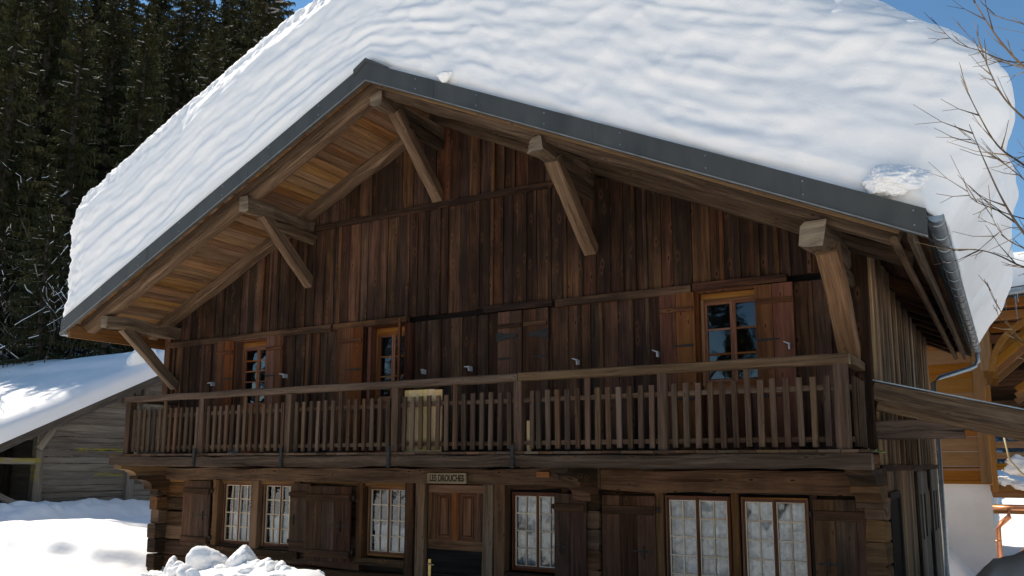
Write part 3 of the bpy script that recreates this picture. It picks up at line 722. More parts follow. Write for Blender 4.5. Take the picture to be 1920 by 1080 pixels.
# left eave board and right eave board + rounded pole
mb=MB(); z=roofz(-13.1)-.26
mb.box(-13.12,-13.06,YV+.05,17.6,z-.10,z+.10,'y',seg=8,jit=.006,tone=.4); mb.build('eave_board',M['soffit'],H)
mb=MB(); z=roofz(-.66)-.28
mb.box(-.64,-.60,YV+.05,17.6,z-.05,z+.14,'y',seg=8,jit=.006); mb.tube([(-.76,7.95+i*.8,z-.01+.006*math.sin(i*2)) for i in range(13)],.038,10)
mb.build_each('eave_board',M['rail'],H)
# gutters: half round with hooks
def gutter(X,Z,y0,y1,r=.058):
    mb=MB(); n=10; R=24
    for k in range(R):
        ya=y0+(y1-y0)*k/R; yb=y0+(y1-y0)*(k+1)/R
        for j in range(n):
            a0=math.pi+math.pi*j/n; a1=math.pi+math.pi*(j+1)/n
            for rr in (r,r-.004):
                mb.face([(X+rr*math.cos(a0),ya,Z+rr*math.sin(a0)),(X+rr*math.cos(a1),ya,Z+rr*math.sin(a1)),(X+rr*math.cos(a1),yb,Z+rr*math.sin(a1)),(X+rr*math.cos(a0),yb,Z+rr*math.sin(a0))])
    for ye in (y0,y1): mb.face([(X+r*math.cos(math.pi+math.pi*j/n),ye,Z+r*math.sin(math.pi+math.pi*j/n)) for j in range(n+1)])
    for s_ in (-1,1): mb.tube([(X+s_*r,y0,Z),(X+s_*r,y1,Z)],.009,6)
    g=mb.build('gutter',M['zinc'],H)
    for k in range(20):
        yy=y0+.12+(y1-y0-.2)*k/19; mb=MB()
        mb.tube([(X+(r+.006)*math.cos(a),yy,Z+(r+.006)*math.sin(a)) for a in np.linspace(math.pi,2*math.pi,9)],.006,5)
        mb.tube([(X-(r+.006),yy,Z),(X-.18,yy,Z+.03)],.006,5); mb.build('gutter_hook',M['zinc'],g)
    return g
gutter(-.41,2.12,YV+.02,17.75)
gutter(-13.32,2.13,YV+.06,17.75,.06)
mb=MB(); mb.tube([(-.405,17.62,2.04),(-.405,17.62,1.9),(-.45,17.6,1.82),(-.55,17.55,1.76),(-1.05,17.3,1.60),(-1.14,17.2,1.5),(-1.14,17.2,-2.3)],.045,10); mb.build('downpipe',M['zinc'],H,smooth=True)
# ---- lean-to roof on the right side
mb=MB(); y0,y1=9.38,13.2
def lz(x): return .86-.262*(x+1.19)
mb.beam((-1.19,y0,lz(-1.19)-.10),(2.4,y0,lz(2.4)-.10),.07,.19,seg=12,jit=.01,tone=.35)
mb.beam((-1.15,y0+.05,lz(-1.15)-.22),(2.4,y0+.05,lz(2.4)-.22),.14,.15,seg=12,jit=.02,tone=.4)
lt=mb.build('lean_to_roof',M['side'],H)
mb=MB()
for k in range(9): mb.beam((-1.15,y0+.2+k*.45,lz(-1.15)-.045),(2.4,y0+.2+k*.45,lz(2.4)-.045),.44,.03,ch=.02)
mb.build('lean_to_boards',M['greywood'],lt)
mb=MB()
mb.prism([(-1.19,lz(-1.19)+.004),(2.45,lz(2.45)+.004),(2.45,lz(2.45)+.018),(-1.19,lz(-1.19)+.018)],y0-.045,y1+.9,'xz'); mb.build('flashing',M['zinc'],lt)
mb=MB(); mb.box(-1.20,-.38,9.36,9.52,.26,.44,'x',seg=4,jit=.02,tone=.3); mb.build('lean_to_bracket',M['side'],lt)
# ---- carved grey boards and door on the side wall
for i,(ya,yb,zt,o_) in enumerate(((13.1,14.6,-.10,.0),(14.9,16.3,-.08,.03))):
    mb=MB(); y=ya; j=0
    while y<yb-.01:
        y1_=min(y+.25,yb)
        if j in (1,3):
            for s0,s1 in subtract(GZ-.1,zt,[(-1.05,-.42)]): mb.box(XR+.04+o_,XR+.075+o_,y+.004,y1_-.004,s0,s1,'z')
        else: mb.box(XR+.04+o_,XR+.075+o_,y+.004,y1_-.004,GZ-.1,zt,'z')
        y=y1_; j+=1
    mb.build('carved_side_shutter',M['greywood'],H)
mb=MB(); mb.box(XR+.02,XR+.05,10.0,10.9,-2.3,-.38,'z',tone=.1); mb.box(XR+.05,XR+.075,9.92,10.0,-2.35,-.33,'z'); mb.box(XR+.05,XR+.075,10.9,10.98,-2.35,-.33,'z'); mb.box(XR+.05,XR+.075,10.0,10.9,-.38,-.30,'y')
mb.build('side_door',M['doordark'],H)

# ------------------------------------------------------------------ loose things on and at the chalet
# name board
SG=thing('name_board','small pale carved wooden name board above the front door','sign',(-6.51,YF-.135,-.195))
mb=MB(); mb.box(-6.82,-6.20,YF-.155,YF-.127,-.262,-.128,'x',tone=.8); mb.build('board',M['signwood'],SG)
mb=MB()
for a,b,c,d in ((-6.82,-6.20,-.14,-.128),(-6.82,-6.20,-.262,-.25)): mb.box(a,b,YF-.163,YF-.154,c,d,'x',tone=.9)
for a,b in ((-6.82,-6.808),(-6.212,-6.20)): mb.box(a,b,YF-.163,YF-.154,-.25,-.14,'z',tone=.9)
mb.build('border',M['signwood'],SG)
tc=bpy.data.curves.new('lettering','FONT'); tc.body='LES DROUCHES'; tc.size=.092; tc.extrude=.004; tc.align_x='CENTER'; tc.align_y='CENTER'; tc.offset=.0022
to=bpy.data.objects.new('tmp',tc); C.objects.link(to); dg=bpy.context.evaluated_depsgraph_get(); me=bpy.data.meshes.new_from_object(to.evaluated_get(dg)); bpy.data.objects.remove(to)
me.name='lettering'; lo=bpy.data.objects.new('lettering',me); C.objects.link(lo); lo.parent=SG; lo.rotation_euler=(math.pi/2,0,0); me.materials.clear(); me.materials.append(M['iron'])
xsz=max(v.co.x for v in me.vertices)-min(v.co.x for v in me.vertices); lo.scale=(.555/xsz,1.3,1); lo.location=(0,-.021,-.002)
def loose(name,label,cat,mats,fn,org,smooth=False):
    mb=MB(); fn(mb); return tag(mb.build(name,mats,None,org,smooth),label,cat)
loose('wood_block','small orange wooden block fixed above the ground floor window right of the door','block',M['frame'],lambda mb:mb.box(-5.13,-4.95,YF-.17,YF-.11,-.165,-.10,'x',tone=.9),(-5.04,YF-.14,-.165))
LN=thing('wall_lantern','small dark metal lantern hanging under the balcony beam','lantern',(-4.72,YF-.22,-.20))
mb=MB(); mb.box(-4.78,-4.66,YF-.28,YF-.16,-.19,-.09,'z',ch=.1); mb.build('lantern_body',M['iron'],LN)
mb=MB(); mb.prism([(-4.79,-.09),(-4.65,-.09),(-4.70,-.05),(-4.74,-.05)],YF-.29,YF-.15,'xz'); mb.tube([(-4.72,YF-.22,-.05),(-4.72,YF-.12,-.045)],.012,6); mb.build('lantern_cap',M['iron'],LN)
def panel(mb):
    for k in range(4): mb.box(-6.62+k*.14-.02,-6.482+k*.14-.02,YBAL+.06,YBAL+.085,.145,.955,'z',tone=.4+.1*k)
    mb.box(-6.64,-6.08,YBAL+.086,YBAL+.11,.90,.95,'x',tone=.6)
loose('plywood_panel','pale yellow board panel standing behind the balusters above the door','board',M['palewood'],lambda mb:[mb.box(-6.70+k*.118,-6.584+k*.118,YBAL+.05,YBAL+.075,.142,.935-.01*(k==4),'z',tone=.35+.08*k) for k in range(5)],(-6.4,YBAL+.06,.14))
loose('pine_batten','short pale pine batten upright beside the middle baluster post','batten',M['palewood'],lambda mb:mb.box(-4.872,-4.822,YBAL+.035,YBAL+.06,.142,.50,'z',tone=.9),(-4.85,YBAL+.05,.14))
def lpanel(mb):
    for k in range(6): mb.box(-12.15+k*.115,-12.04+k*.115,YBAL+.09,YBAL+.11,.145,.90,'z')
loose('grey_board_panel','grey weathered board panel leaning inside the left end of the balcony','board',M['greywood'],lpanel,(-11.8,YBAL+.1,.14))
loose('white_box','small white box standing on the balcony deck near its left end','box',M['white'],lambda mb:(mb.box(-10.62,-10.50,YF-.30,YF-.18,.142,.24,'x',ch=.1),mb.box(-10.63,-10.49,YF-.31,YF-.17,.24,.262,'x',ch=.2)),(-10.56,YF-.24,.14))
def sprig(mb):
    for k in range(7):
        a=k*.9; x=-1.12+.10*math.cos(a)*(k/7); y=YBAL-.05
        mb.face([(x,y,.115),(x+.07*math.cos(a),y+.03,.125+.03*math.sin(a)),(x+.11*math.cos(a+.3),y,.118),(x+.06*math.cos(a-.3),y-.03,.113)])
def mossmat():
    return simple('dry moss',(.22,.22,.05),.9,0,30,.4,.2)
M['moss']=mossmat(); M['fold']=None
loose('moss_sprig','dry yellow green sprig lying at the right end of the balcony beam','plant',M['moss'],sprig,(-1.1,YBAL-.05,.11))

# ------------------------------------------------------------------ the roof snow
def snow_roof():
    x0,x1=-13.40,-.36; y0,y1=7.84,17.65; h0,h1=0.,2.18
    xs=np.linspace(x0,x1,520); ys=np.concatenate([np.linspace(y0,y0+1.2,46),np.linspace(y0+1.2,y1,90)[1:]]); hs_=np.linspace(h0,h1,74)
    V=[];F=[];off=0
    def grid(A,B,fn,flip):
        nonlocal off
        a,b=np.meshgrid(A,B,indexing='ij'); P=fn(a.ravel(),b.ravel()); V.append(P); na,nb=a.shape
        i,j=np.meshgrid(np.arange(na-1),np.arange(nb-1),indexing='ij'); q=(off+i*nb+j).ravel()
        f=np.stack([q,q+nb,q+nb+1,q+1],1); F.append(f[:,::-1] if flip else f); off+=na*nb
    full=np.full_like
    grid(xs,hs_,lambda a,b:np.stack([a,full(a,y0),b],1),False)
    grid(xs,hs_,lambda a,b:np.stack([a,full(a,y1),b],1),True)
    grid(ys,hs_,lambda a,b:np.stack([full(a,x0),a,b],1),True)
    grid(ys,hs_,lambda a,b:np.stack([full(a,x1),a,b],1),False)
    grid(xs,ys,lambda a,b:np.stack([a,b,full(a,h1)],1),False)
    grid(xs,ys,lambda a,b:np.stack([a,b,full(a,h0)],1),True)
    V=np.concatenate(V); F=np.concatenate(F)
    # weld the box seams
    key=np.round(V*1e4).astype(np.int64); _,idx,inv=np.unique(key,axis=0,return_index=True,return_inverse=True); V=V[idx]; F=inv.ravel()[F]
    B=V.copy()
    # round top edges and vertical corners
    lo=np.array([x0+.34,y0+.55,-9.]); hi=np.array([x1-1.15,y1-.6,h1-.72])
    rl=np.array([.34,.55,1.]); rh=np.array([1.15,.6,.72])
    d=np.where(V<lo,(V-lo)/rl,np.where(V>hi,(V-hi)/rh,0.)); r=np.where(V<lo,rl,rh)
    inf=np.abs(d).max(1,keepdims=True); two=np.sqrt((d**2).sum(1,keepdims=True)); sc=np.where(two>1e-9,inf/np.maximum(two,1e-9),1)
    # keep the foot of the snow square so that it fills the eave corners
    foot=np.clip(1-V[:,2:3]/.35,0,1)
    Q=np.clip(V,lo,hi)+d*(sc*(1-foot*.6)+foot*.6)*r
    x,y,h=Q[:,0],Q[:,1],Q[:,2]
    base=np.where(x<RX,5.17-.445*(RX-x),5.17-.468*(x-RX))
    sm=5.17-.455*(np.sqrt((x-RX)**2+1.4**2)-.35)
    h=h*(1-.30*np.clip((x+3.2)/3.2,0,1)**2+.05*np.clip((-8-x)/3,0,1))
    t=np.clip(h/1.2,0,1); z=base*(1-t)+np.minimum(sm+.02,base+.6)*t+h
    # right-hand overhang: bulges out and hangs below the eave
    e=np.clip((x+1.75)/1.39,0,1)**1.5
    bul=.56*np.sin(np.clip(h/1.05,0,1)*math.pi/2)+.05*vn(y*.6,h*1.2)+.07*np.clip(h/.3,0,1)*vn(y*1.9,h*.8,4.)
    x=x+e*bul; far=np.clip((y-9)/8,0,1)
    z=z-e*np.clip(1-h/.35,0,1)*(.03+.05*vn(y*3.1,1.3))*far
    el=np.clip((-12.9-x)/.5,0,1)
    x=x-el*(.03*vn(y*.7,h*2)+.10*np.clip(h/.4,0,1)) ; 
    z=z-np.where((x<-12.9)&(h<.3),.0,0)
    P=np.stack([x,y,z],1)
    # lumps: strata parallel to the roof on the left, cushion pattern to the right
    front=np.clip(1-(y-y0)/.75,0,1)
    rgt=np.clip((x+8.2)/2.2,0,1)
    hw=h+.05*vn(x*.8,y,2.)+.03*vn(x*2.5,h*2,5.)
    strata=vn(hw*5.6,x*.16,1.)*.6+vn(hw*12,x*.35,7.)*.28
    xx=x+.5*h; 
    cell=vn(x*3.0-h*1.5+.4*vn(x,h*3,9.),hw*8.0+.5*vn(x*1.7,h,4.),3.)
    cell2=vn(x*5.1-h*3,hw*11,8.)
    bil=1-np.sqrt(vn(x*2.9-h*1.9+.5*vn(x*1.3,h*2.,9.),hw*5.2+.5*vn(x*2.1,h*2,4.),3.)**2+.012)-.5
    colm=np.abs(vn(x*1.9-h*1.1,h*1.1,12.))
    disp=(1-rgt)*(.040*strata+.016*vn(x*2.5,hw*7,2.)+.007*vn(x*7,hw*16,6.))+rgt*(.030*bil+.014*cell+.010*cell2+.006*vn(x*9,hw*14,6.)+.017*vn(hw*9.5,x*.45,1.)+.009*vn(hw*18,x*.8,4.))
    crust=np.clip((h-1.62)/.35,0,1)
    lump=.017*vn(x*13,y*13,h*13)+.010*vn(x*27,y*27,h*27)
    side=np.clip((-12.75-x)/.3,0,1)
    n_=npmesh('roof_snow',P,F,M['snow']); me=n_.data
    N_=np.empty(len(me.vertices)*3); me.vertices.foreach_get('normal',N_); N_=N_.reshape(-1,3)
    edge_lock=np.clip(h/.06,0,1)
    D=(front*disp+(1-front)*.03*fbm(x*1.3,y*1.3,h*2)+ (crust*(.5+.9*front)+side*1.6)*lump+ .02*vn(x*.9,y*.9,h*2.1))*edge_lock
    ssd=np.clip((x+.6)/.6,0,1)*(.03*vn(y*2.2,h*4.5,1.)+.02*vn(y*5,h*3,6.)); D=D+ssd*edge_lock
    P=P+N_*D[:,None]
    # near the fascia the face settles back behind its top edge
    P[:,1]+=np.clip(1-h/.12,0,1)*.03
    me.vertices.foreach_set('co',P.ravel()); me.update()
    bm=bmesh.new(); bm.from_mesh(me); bmesh.ops.recalc_face_normals(bm,faces=bm.faces); bm.to_mesh(me); bm.free()
    me.polygons.foreach_set('use_smooth',[True]*len(me.polygons))
    tag(n_,'enormous layered slab of snow lying on the chalet roof','snow')
snow_roof()
def clod(name,label,loc,r,sc=(1,1,1),amp=.3,seed=0,cat='snow clod',fr=1.6,sub=4):
    bm=bmesh.new(); bmesh.ops.create_icosphere(bm,subdivisions=sub+1,radius=1); q=random.Random(seed*13+1)
    pl=[(Vector((q.gauss(0,1),q.gauss(0,1),q.gauss(0,1))).normalized(),q.uniform(.62,.95)) for _ in range(13)]
    for v in bm.verts:
        p=v.co.normalized(); n=mnoise.noise(p*fr+Vector((seed*3.7,seed,1)))+.5*mnoise.noise(p*fr*2.3+Vector((seed,seed*5.1,4)))+.3*mnoise.noise(p*fr*5+Vector((seed,0,seed)))+.16*mnoise.noise(p*fr*11+Vector((seed,0,seed)))
        ds=[d/max(.05,p.dot(a)) for a,d in pl if p.dot(a)>.05]+[1.25]; k=sum(x**-6 for x in ds)**(-1/6)      # softly cut by planes
        v.co=Vector((p.x*sc[0],p.y*sc[1],p.z*sc[2]))*(r*1.15*k*(1+amp*.42*n))
    me=bpy.data.meshes.new(name); bm.to_mesh(me); bm.free(); me.materials.append(M['snowfine']); me.polygons.foreach_set('use_smooth',[True]*len(me.polygons))
    o=bpy.data.objects.new(name,me); C.objects.link(o); o.location=loc; return tag(o,label,cat)
clod('snow_clod','small white lump of snow clinging to the dark fascia just right of the ridge',(-5.60,7.80,4.67),.085,(1.2,.7,1),.45,3)
clod('snow_clod','broken torn clump of snow hanging over the right end of the dark fascia',(-.74,7.80,2.50),.20,(1.25,.6,.80),.95,9,fr=1.3,sub=5)

# ------------------------------------------------------------------ ground
def gz(x,y):
    z=-1.75+.0*x
    z=z-.75*np.exp(-((y-9.2)/1.6)**2)*(1/(1+np.exp(-(x+11.6)/.35)))*(1/(1+np.exp((x+.6)/.3)))     # trodden strip along the facade
    z=z+.10*fbm(x*.35,y*.35,2.)+.04*fbm(x*1.3,y*1.3,5.)
    z=z+.35/(1+np.exp((x+17.)/.9))*(1/(1+np.exp(-(y-8)/1.5)))                        # snow lies deeper by the shed
    z=z+.24*np.exp(-((x+20.6)/.8)**2)*(1/(1+np.exp(-(y-10.5)/1.)))-.12*np.exp(-((x+19.2)/.5)**2)+.22*np.exp(-((x+17.2)/.9)**2-((y-9)/2.5)**2)
    z=z+.62*np.exp(-((x+6.9)/1.7)**4-((y-6.0)/.85)**2)+.25*np.exp(-((x+5.2)/.8)**2-((y-5.6)/.5)**2)                                             # ploughed bank in front
    rs_=1/(1+np.exp(-(x+1.15)/.12))*(1/(1+np.exp(-(y-9.8)/.4)))
    z=z-.75*rs_+(1.50*np.clip((x+1.15)/1.5,0,1)**.4)*np.exp(-np.abs((y-12.8)/.9)**2.5)*rs_
    # wind-cut step in the drift left of the house
    yl=9.35+.55*np.sin((x+12.6)*.62)+.12*vn(x*1.7,3.1)
    z=z+.26*(1/(1+np.exp(-(y-yl)/.05)))*(1/(1+np.exp((x+12.3)/.25)))*np.clip((14.5-y)/3,0,1)
    # hillside beyond on the left and behind
    t=(-x*math.sin(math.radians(48))+y*math.cos(math.radians(48)))
    z=z+np.clip(t-31,0,None)*.48*np.clip((-x-5)/20,0,1)
    return z
def ground():
    xs=np.concatenate([np.linspace(-900,-140,20),np.linspace(-130,-32,60),np.linspace(-31,6,330),np.linspace(7,60,50),np.linspace(80,900,16)])
    ys=np.concatenate([np.linspace(-600,-60,14),np.linspace(-50,0,40),np.linspace(.4,22,340),np.linspace(23,120,90),np.linspace(140,1200,16)])
    a,b=np.meshgrid(xs,ys,indexing='ij'); x=a.ravel();y=b.ravel(); z=gz(x,y)
    bank=np.exp(-((x+6.9)/2.)**4-((y-6.0)/1.1)**2)+1.2*np.exp(-((x-.6)/2.)**4-((y-12.8)/1.2)**2)+1.0*np.exp(-((x+20.4)/1.5)**2)*np.clip((y-8)/2,0,1)+.35*np.exp(-((x+15)/3)**4-((y-8)/2.5)**2)
    z=z+bank*(.10*np.abs(vn(x*3,y*3,1.))+.05*np.abs(vn(x*7,y*7,2.)))
    # flatten under things
    nb=len(ys); i,j=np.meshgrid(np.arange(len(xs)-1),np.arange(nb-1),indexing='ij'); q=(i*nb+j).ravel()
    F=np.stack([q,q+nb,q+nb+1,q+1],1)
    o=npmesh('snow_ground',np.stack([x,y,z],1),F,M['snowg']); o['kind']='structure'
ground()
cl=[((-7.38,6.15,-1.02),.16,(1.2,.9,.85),'rounded snow clod on the left crest of the ploughed bank below the first window'),
    ((-6.78,6.05,-1.00),.16,(.85,.9,1.1),'pointed snow clod on the right crest of the ploughed bank below the second window'),
    ((-6.32,5.95,-1.10),.13,(1.1,.9,.9),'smaller snow clod on the right shoulder of the ploughed bank'),
    ((-8.02,6.2,-1.17),.11,(1,.9,1),'small snow clod at the left foot of the ploughed bank'),
    ((-5.86,5.8,-1.12),.07,(1,1,1.1),'tiny snow clod at the far right end of the ploughed bank')]
for i,(p,r,s_,lb) in enumerate(cl): clod('snow_clod',lb,p,r,s_,.34,i+11,fr=1.2)
rc=random.Random(3)
for i in range(30):
    x=-8.35+2.6*(i+rc.random())/30; y=6.0+rc.uniform(-.35,.25); r=rc.uniform(.05,.115)
    zt=float(gz(np.array([x]),np.array([y]))[0])+.05
    o=clod('snow_clod','small broken snow lump in the crest of the ploughed bank',(x,y,zt),r,(rc.uniform(.9,1.4),1,rc.uniform(.7,1)),.45,60+i,fr=1.4,sub=3); o['group']='small snow lumps of the ploughed bank'
rc=random.Random(8)
for i in range(7):
    x=rc.uniform(-.7,1.2); y=rc.uniform(12.2,13.2)
    zt=float(gz(np.array([x]),np.array([y]))[0])+.05
    o=clod('snow_clod','snow lump on the shaded bank in front of the neighbour house',(x,y,zt),rc.uniform(.04,.10),(1.3,1,.8),.45,160+i,fr=1.4,sub=3); o['group']='snow lumps of the right hand bank'

# ------------------------------------------------------------------ shed on the left
SX=-22.
def lichen(m,bands):
    nt=m.node_tree; b=nt.nodes['Principled BSDF']; old=b.inputs['Base Color'].links[0].from_socket
    g=N(nt,'ShaderNodeTexCoord').outputs['Object']; sp_=N(nt,'ShaderNodeSeparateXYZ'); L(nt,g,sp_.inputs[0]); tot=None
    for (y0,y1,z0,z1) in bands:
        f=None
        for ax,a,c,wd in ((1,y0,y1,.12),(2,z0,z1,.02)):
            q=math_(nt,'MULTIPLY',math_(nt,'MULTIPLY_ADD',sp_.outputs[ax],1/wd,-a/wd,clamp=True),math_(nt,'MULTIPLY_ADD',sp_.outputs[ax],-1/wd,c/wd,clamp=True))
            f=q if f is None else math_(nt,'MULTIPLY',f,q)
        tot=f if tot is None else math_(nt,'MAXIMUM',tot,f)
    n=ramp(nt,noise(nt,mapv(nt,g,(2,2.2,9)),1.5,5,.7),[(.42,(0,)),(.58,(1,))])
    L(nt,mixc(nt,math_(nt,'MULTIPLY',math_(nt,'MULTIPLY',tot,n),.85),old,(.34,.29,.015)),b.inputs['Base Color'])
    return m
G_='(.042,.033,.024),(.105,.085,.062),(.19,.16,.125)'
M['shedwood']=lichen(wood('grey shed boards with yellow lichen',(.075,.060,.044),(.18,.148,.11),(.30,.26,.20),grey=.6,greyc=(.22,.195,.16),bump=.8,knots=.5,tonev=.7,seed=21),[(.6,2.4,2.11,2.21),(1.2,2.2,1.42,1.52),(-2.2,-.3,1.80,1.95),(-.55,-.35,1.3,1.9)])
SH=thing('plank_shed','low grey weathered plank shed with yellow lichen left of the chalet','shed',(SX,13,-1.8))
def sz(y): return .48+.487*(y-11.2)-.03 if y<17.2 else .48+.487*6.0-.487*(y-17.2)-.03
mb=MB(); z=-2.6
while z<3.2:
    h=random.uniform(.14,.21)
    for a,b in ((12.75,15.3),(15.35,19.5)):
        if z+h<sz((a+b)/2)-.1 or True:
            ya=a; zz=z+h
            # stop under the sloping roof
            ymin=(zz+.22-.45)/.487+11.2
            ya=max(a,ymin)
            if ya<b-.2: mb.box(SX-.05,SX+random.uniform(0,.02),ya,b,z+.006,z+h-.003,'y',seg=4,jit=.012)
    z+=h
mb.build('plank_wall',M['shedwood'],SH)
mb=MB()
for ya,wd,zb,zt in ((12.62,.22,-2.6,sz(12.62)-.25),(15.3,.24,-2.6,.75),(15.62,.16,-.45,sz(15.5)-.3)):
    mb.box(SX-.1,SX+.12,ya-wd/2,ya+wd/2,zb,zt,'z',seg=6,jit=.02)
mb.box(SX-.3,SX+.18,14.9,15.75,1.72,1.90,'y',seg=3,jit=.02)
mb.build_each('corner_post',M['shedwood'],SH)
mb=MB(); mb.beam((SX+.02,11.2,.05),(SX+.02,12.7,.03),.16,.16,seg=4,jit=.02); mb.beam((SX+.0,11.15,-.55),(SX,12.55,-1.25),.14,.15,seg=4,jit=.015); mb.beam((SX-.2,10.4,.45),(SX-.2,12.55,.62),.05,.05); mb.beam((SX+.1,12.55,.35),(SX+.1,12.95,.98),.14,.18,seg=3,jit=.02)
mb.build_each('brace',M['shedwood'],SH)
mb=MB(); y=8.
while y<12.6:
    mb.box(SX-1.6,SX-1.56,y+.004,y+.196,-2.6,sz(y)-.2,'z'); y+=.2
mb.build('inner_wall',M['doordark'],SH)
mb=MB()
for (ya,yb) in ((6.5,17.2),(23.,17.2)):
    for k in range(2):
        za,zb=sz(ya)-.10*k,sz(yb)-.10*k
    mb.beam((-21.22,ya,sz(ya)-.11),(-21.22,yb,sz(yb)-.11),.06,.20,up=(0,0,1),seg=14,jit=.012)
    for X in (-22.4,-24,-26,-28,-30,-32,-34,-36): mb.beam((X,ya,sz(ya)-.16),(X,yb,sz(yb)-.16),.14,.18,seg=2,jit=.01)
    mb.beam((-29,ya,sz(ya)-.03),(-29,yb,sz(yb)-.03),15.6,.04,up=(0,0,1),ch=.01)
mb.build('roof',M['greywood'],SH)
mb=MB()
mb.box(-36,-22,12.9,13.1,-2.6,sz(13)-.2,'x'); mb.box(-36,-22,19.4,19.6,-2.6,sz(19.5)-.2,'x'); mb.build('rear_wall',M['greywood'],SH)
def shed_snow():
    x0,x1=-36.8,-21.1; ys=np.linspace(6.2,23.4,170); xs=np.concatenate([np.linspace(x0,-24,40),np.linspace(-23.9,x1,46)])
    V=[];F=[];off=0
    a,b=np.meshgrid(xs,ys,indexing='ij'); x=a.ravel(); y=b.ravel()
    base=np.array([sz(q) for q in y])
    ridge=np.sqrt((y-17.2)**2+1.); top=.48+.487*6.0-.487*(ridge-.25)-.03
    th=.52+.05*fbm(x*.4,y*.4,3.)+.10*np.clip((y-14.9)/.5,0,1)
    e=np.clip((x1-x)/.45,0,1); e2=np.clip((y-6.2)/.5,0,1)*np.clip((23.4-y)/.5,0,1)
    prof=np.sqrt(np.clip(1-(1-e)**2,0,1))*np.sqrt(np.clip(1-(1-e2)**2,0,1))
    zt=base+.012+(top-base+th)*prof*1.0+ (1-prof)*.0
    zt=np.where(prof<.02,base+.012,zt); zb=base+.01
    nb=len(ys); n=len(x)
    xt=x+.10*np.sin(np.clip(prof,0,1)*math.pi)*(1-e)*1.; 
    P=np.concatenate([np.stack([xt,y,zt],1),np.stack([x,y,zb],1)])
    i,j=np.meshgrid(np.arange(len(xs)-1),np.arange(nb-1),indexing='ij'); q=(i*nb+j).ravel(); F=np.stack([q,q+nb,q+nb+1,q+1],1)
    F=np.concatenate([F,(F+n)[:,::-1]])
    o=npmesh('shed_roof_snow',P,F,M['snowg']); tag(o,'smooth blanket of sunlit snow on the low shed roof','snow')
shed_snow()
clod('snow_cornice','rounded block of snow near the top of the shed roof edge',(-21.6,15.3,3.02),.42,(.8,1.5,.85),.16,5,'snow',1.1)

# ------------------------------------------------------------------ neighbouring house on the right
NB=thing('neighbour_house','modern chalet with orange larch upper wall over white plaster behind on the right','house',(-3,22,-2.4))
NY=22.
mb=MB(); mb.box(-9,-.46,NY,NY+8,-3.2,-.42,'x',ch=.002); mb.build('plaster_wall',M['plaster'],NB)
mb=MB(); z=-.38
while z<4.2:
    h=.34; mb.box(-9,-.62,NY-.04,NY,z,z+h-.003,'x',ch=.008,tone=.5+random.uniform(-.12,.12)); z+=h
mb.box(-9,-.40,NY-.06,NY+.02,-.44,-.36,'x'); mb.box(-9,-.62,NY-.075,NY-.03,-.14,-.08,'x')
mb.box(-.64,-.40,NY-.07,NY+.1,-.42,4.2,'z'); mb.box(-.44,-.40,NY,NY+8,-.4,4.2,'y')
mb.build('larch_wall',M['larch'],NB)
NW=mb
# side gallery with arched brackets, to the right of the wall
mb=MB()
def arc(mb,cx,cz,r,a0,a1,y,wd,th):
    pts=[(cx+r*math.cos(a),y,cz+r*math.sin(a)) for a in np.linspace(a0,a1,12)]
    for p,q in zip(pts[:-1],pts[1:]): mb.beam(p,q,wd,th,up=(0,1,0),ch=.05,tone=.5)
for yy in (20.4,22.2,24.2):
    mb.box(-.5,3.2,yy-.08,yy+.08,3.05,3.25,'x'); mb.box(-.42,-.22,yy-.08,yy+.08,2.0,3.3,'z')
    arc(mb,1.0,1.9,1.22,math.pi*.55,math.pi*.98,yy,.13,.17); mb.beam((-.2,yy,2.1),(.9,yy,3.05),.12,.16)
    mb.beam((.2,yy,1.55),(2.4,yy,3.1),.12,.15)
mb.box(-.45,4,19.8,19.95,3.25,3.45,'x')
mb.build('bracket',M['larch'],NB)
mb=MB()
for k in range(12): mb.box(-.36,5,25.9,25.95,1.3+k*.2,1.497+k*.2,'x')
for k in range(20): mb.box(-.4,5,19.85+k*.3,20.145+k*.3,3.28,3.30,'x')
mb.build('gallery_wall',M['log'],NB)
mb=MB()
def nz(x): return 3.30+.10*(x+.3)
mb.beam((-1.6,22.4,3.42),(5.5,22.4,3.95),5.6,.05,up=(0,0,1),ch=.02); mb.beam((-1.6,19.62,3.36),(5.5,19.62,3.89),.06,.22,up=(0,0,1)); mb.build('roof',M['greywood'],NB)
mb=MB(); mb.tube([(-1.5,19.50,3.36),(5.5,19.50,3.88)],.07,10); mb.build('gutter',M['zinc'],NB)
for i,(x,l) in enumerate(((.12,.35),(.30,.62),(.34,.2),(.52,.28),(.02,.15),(.68,.4))):
    mb=MB(); z=3.36+.075*(x+1.5)-.06; mb.tube([(x,19.5,z),(x+.005,19.5,z-l*.5),(x+.01,19.5,z-l)],[.022,.013,.002],6); tag(mb.build('icicle',M['glass'],None,(x,19.5,z)),['short icicle under the neighbour gutter beside the chalet','longest icicle hanging from the neighbour gutter','stub icicle next to the longest one','thin icicle near the photo edge on the neighbour gutter','tiny icicle nearest the chalet gutter','mid length icicle at the right edge of the photo'][i],'icicle')
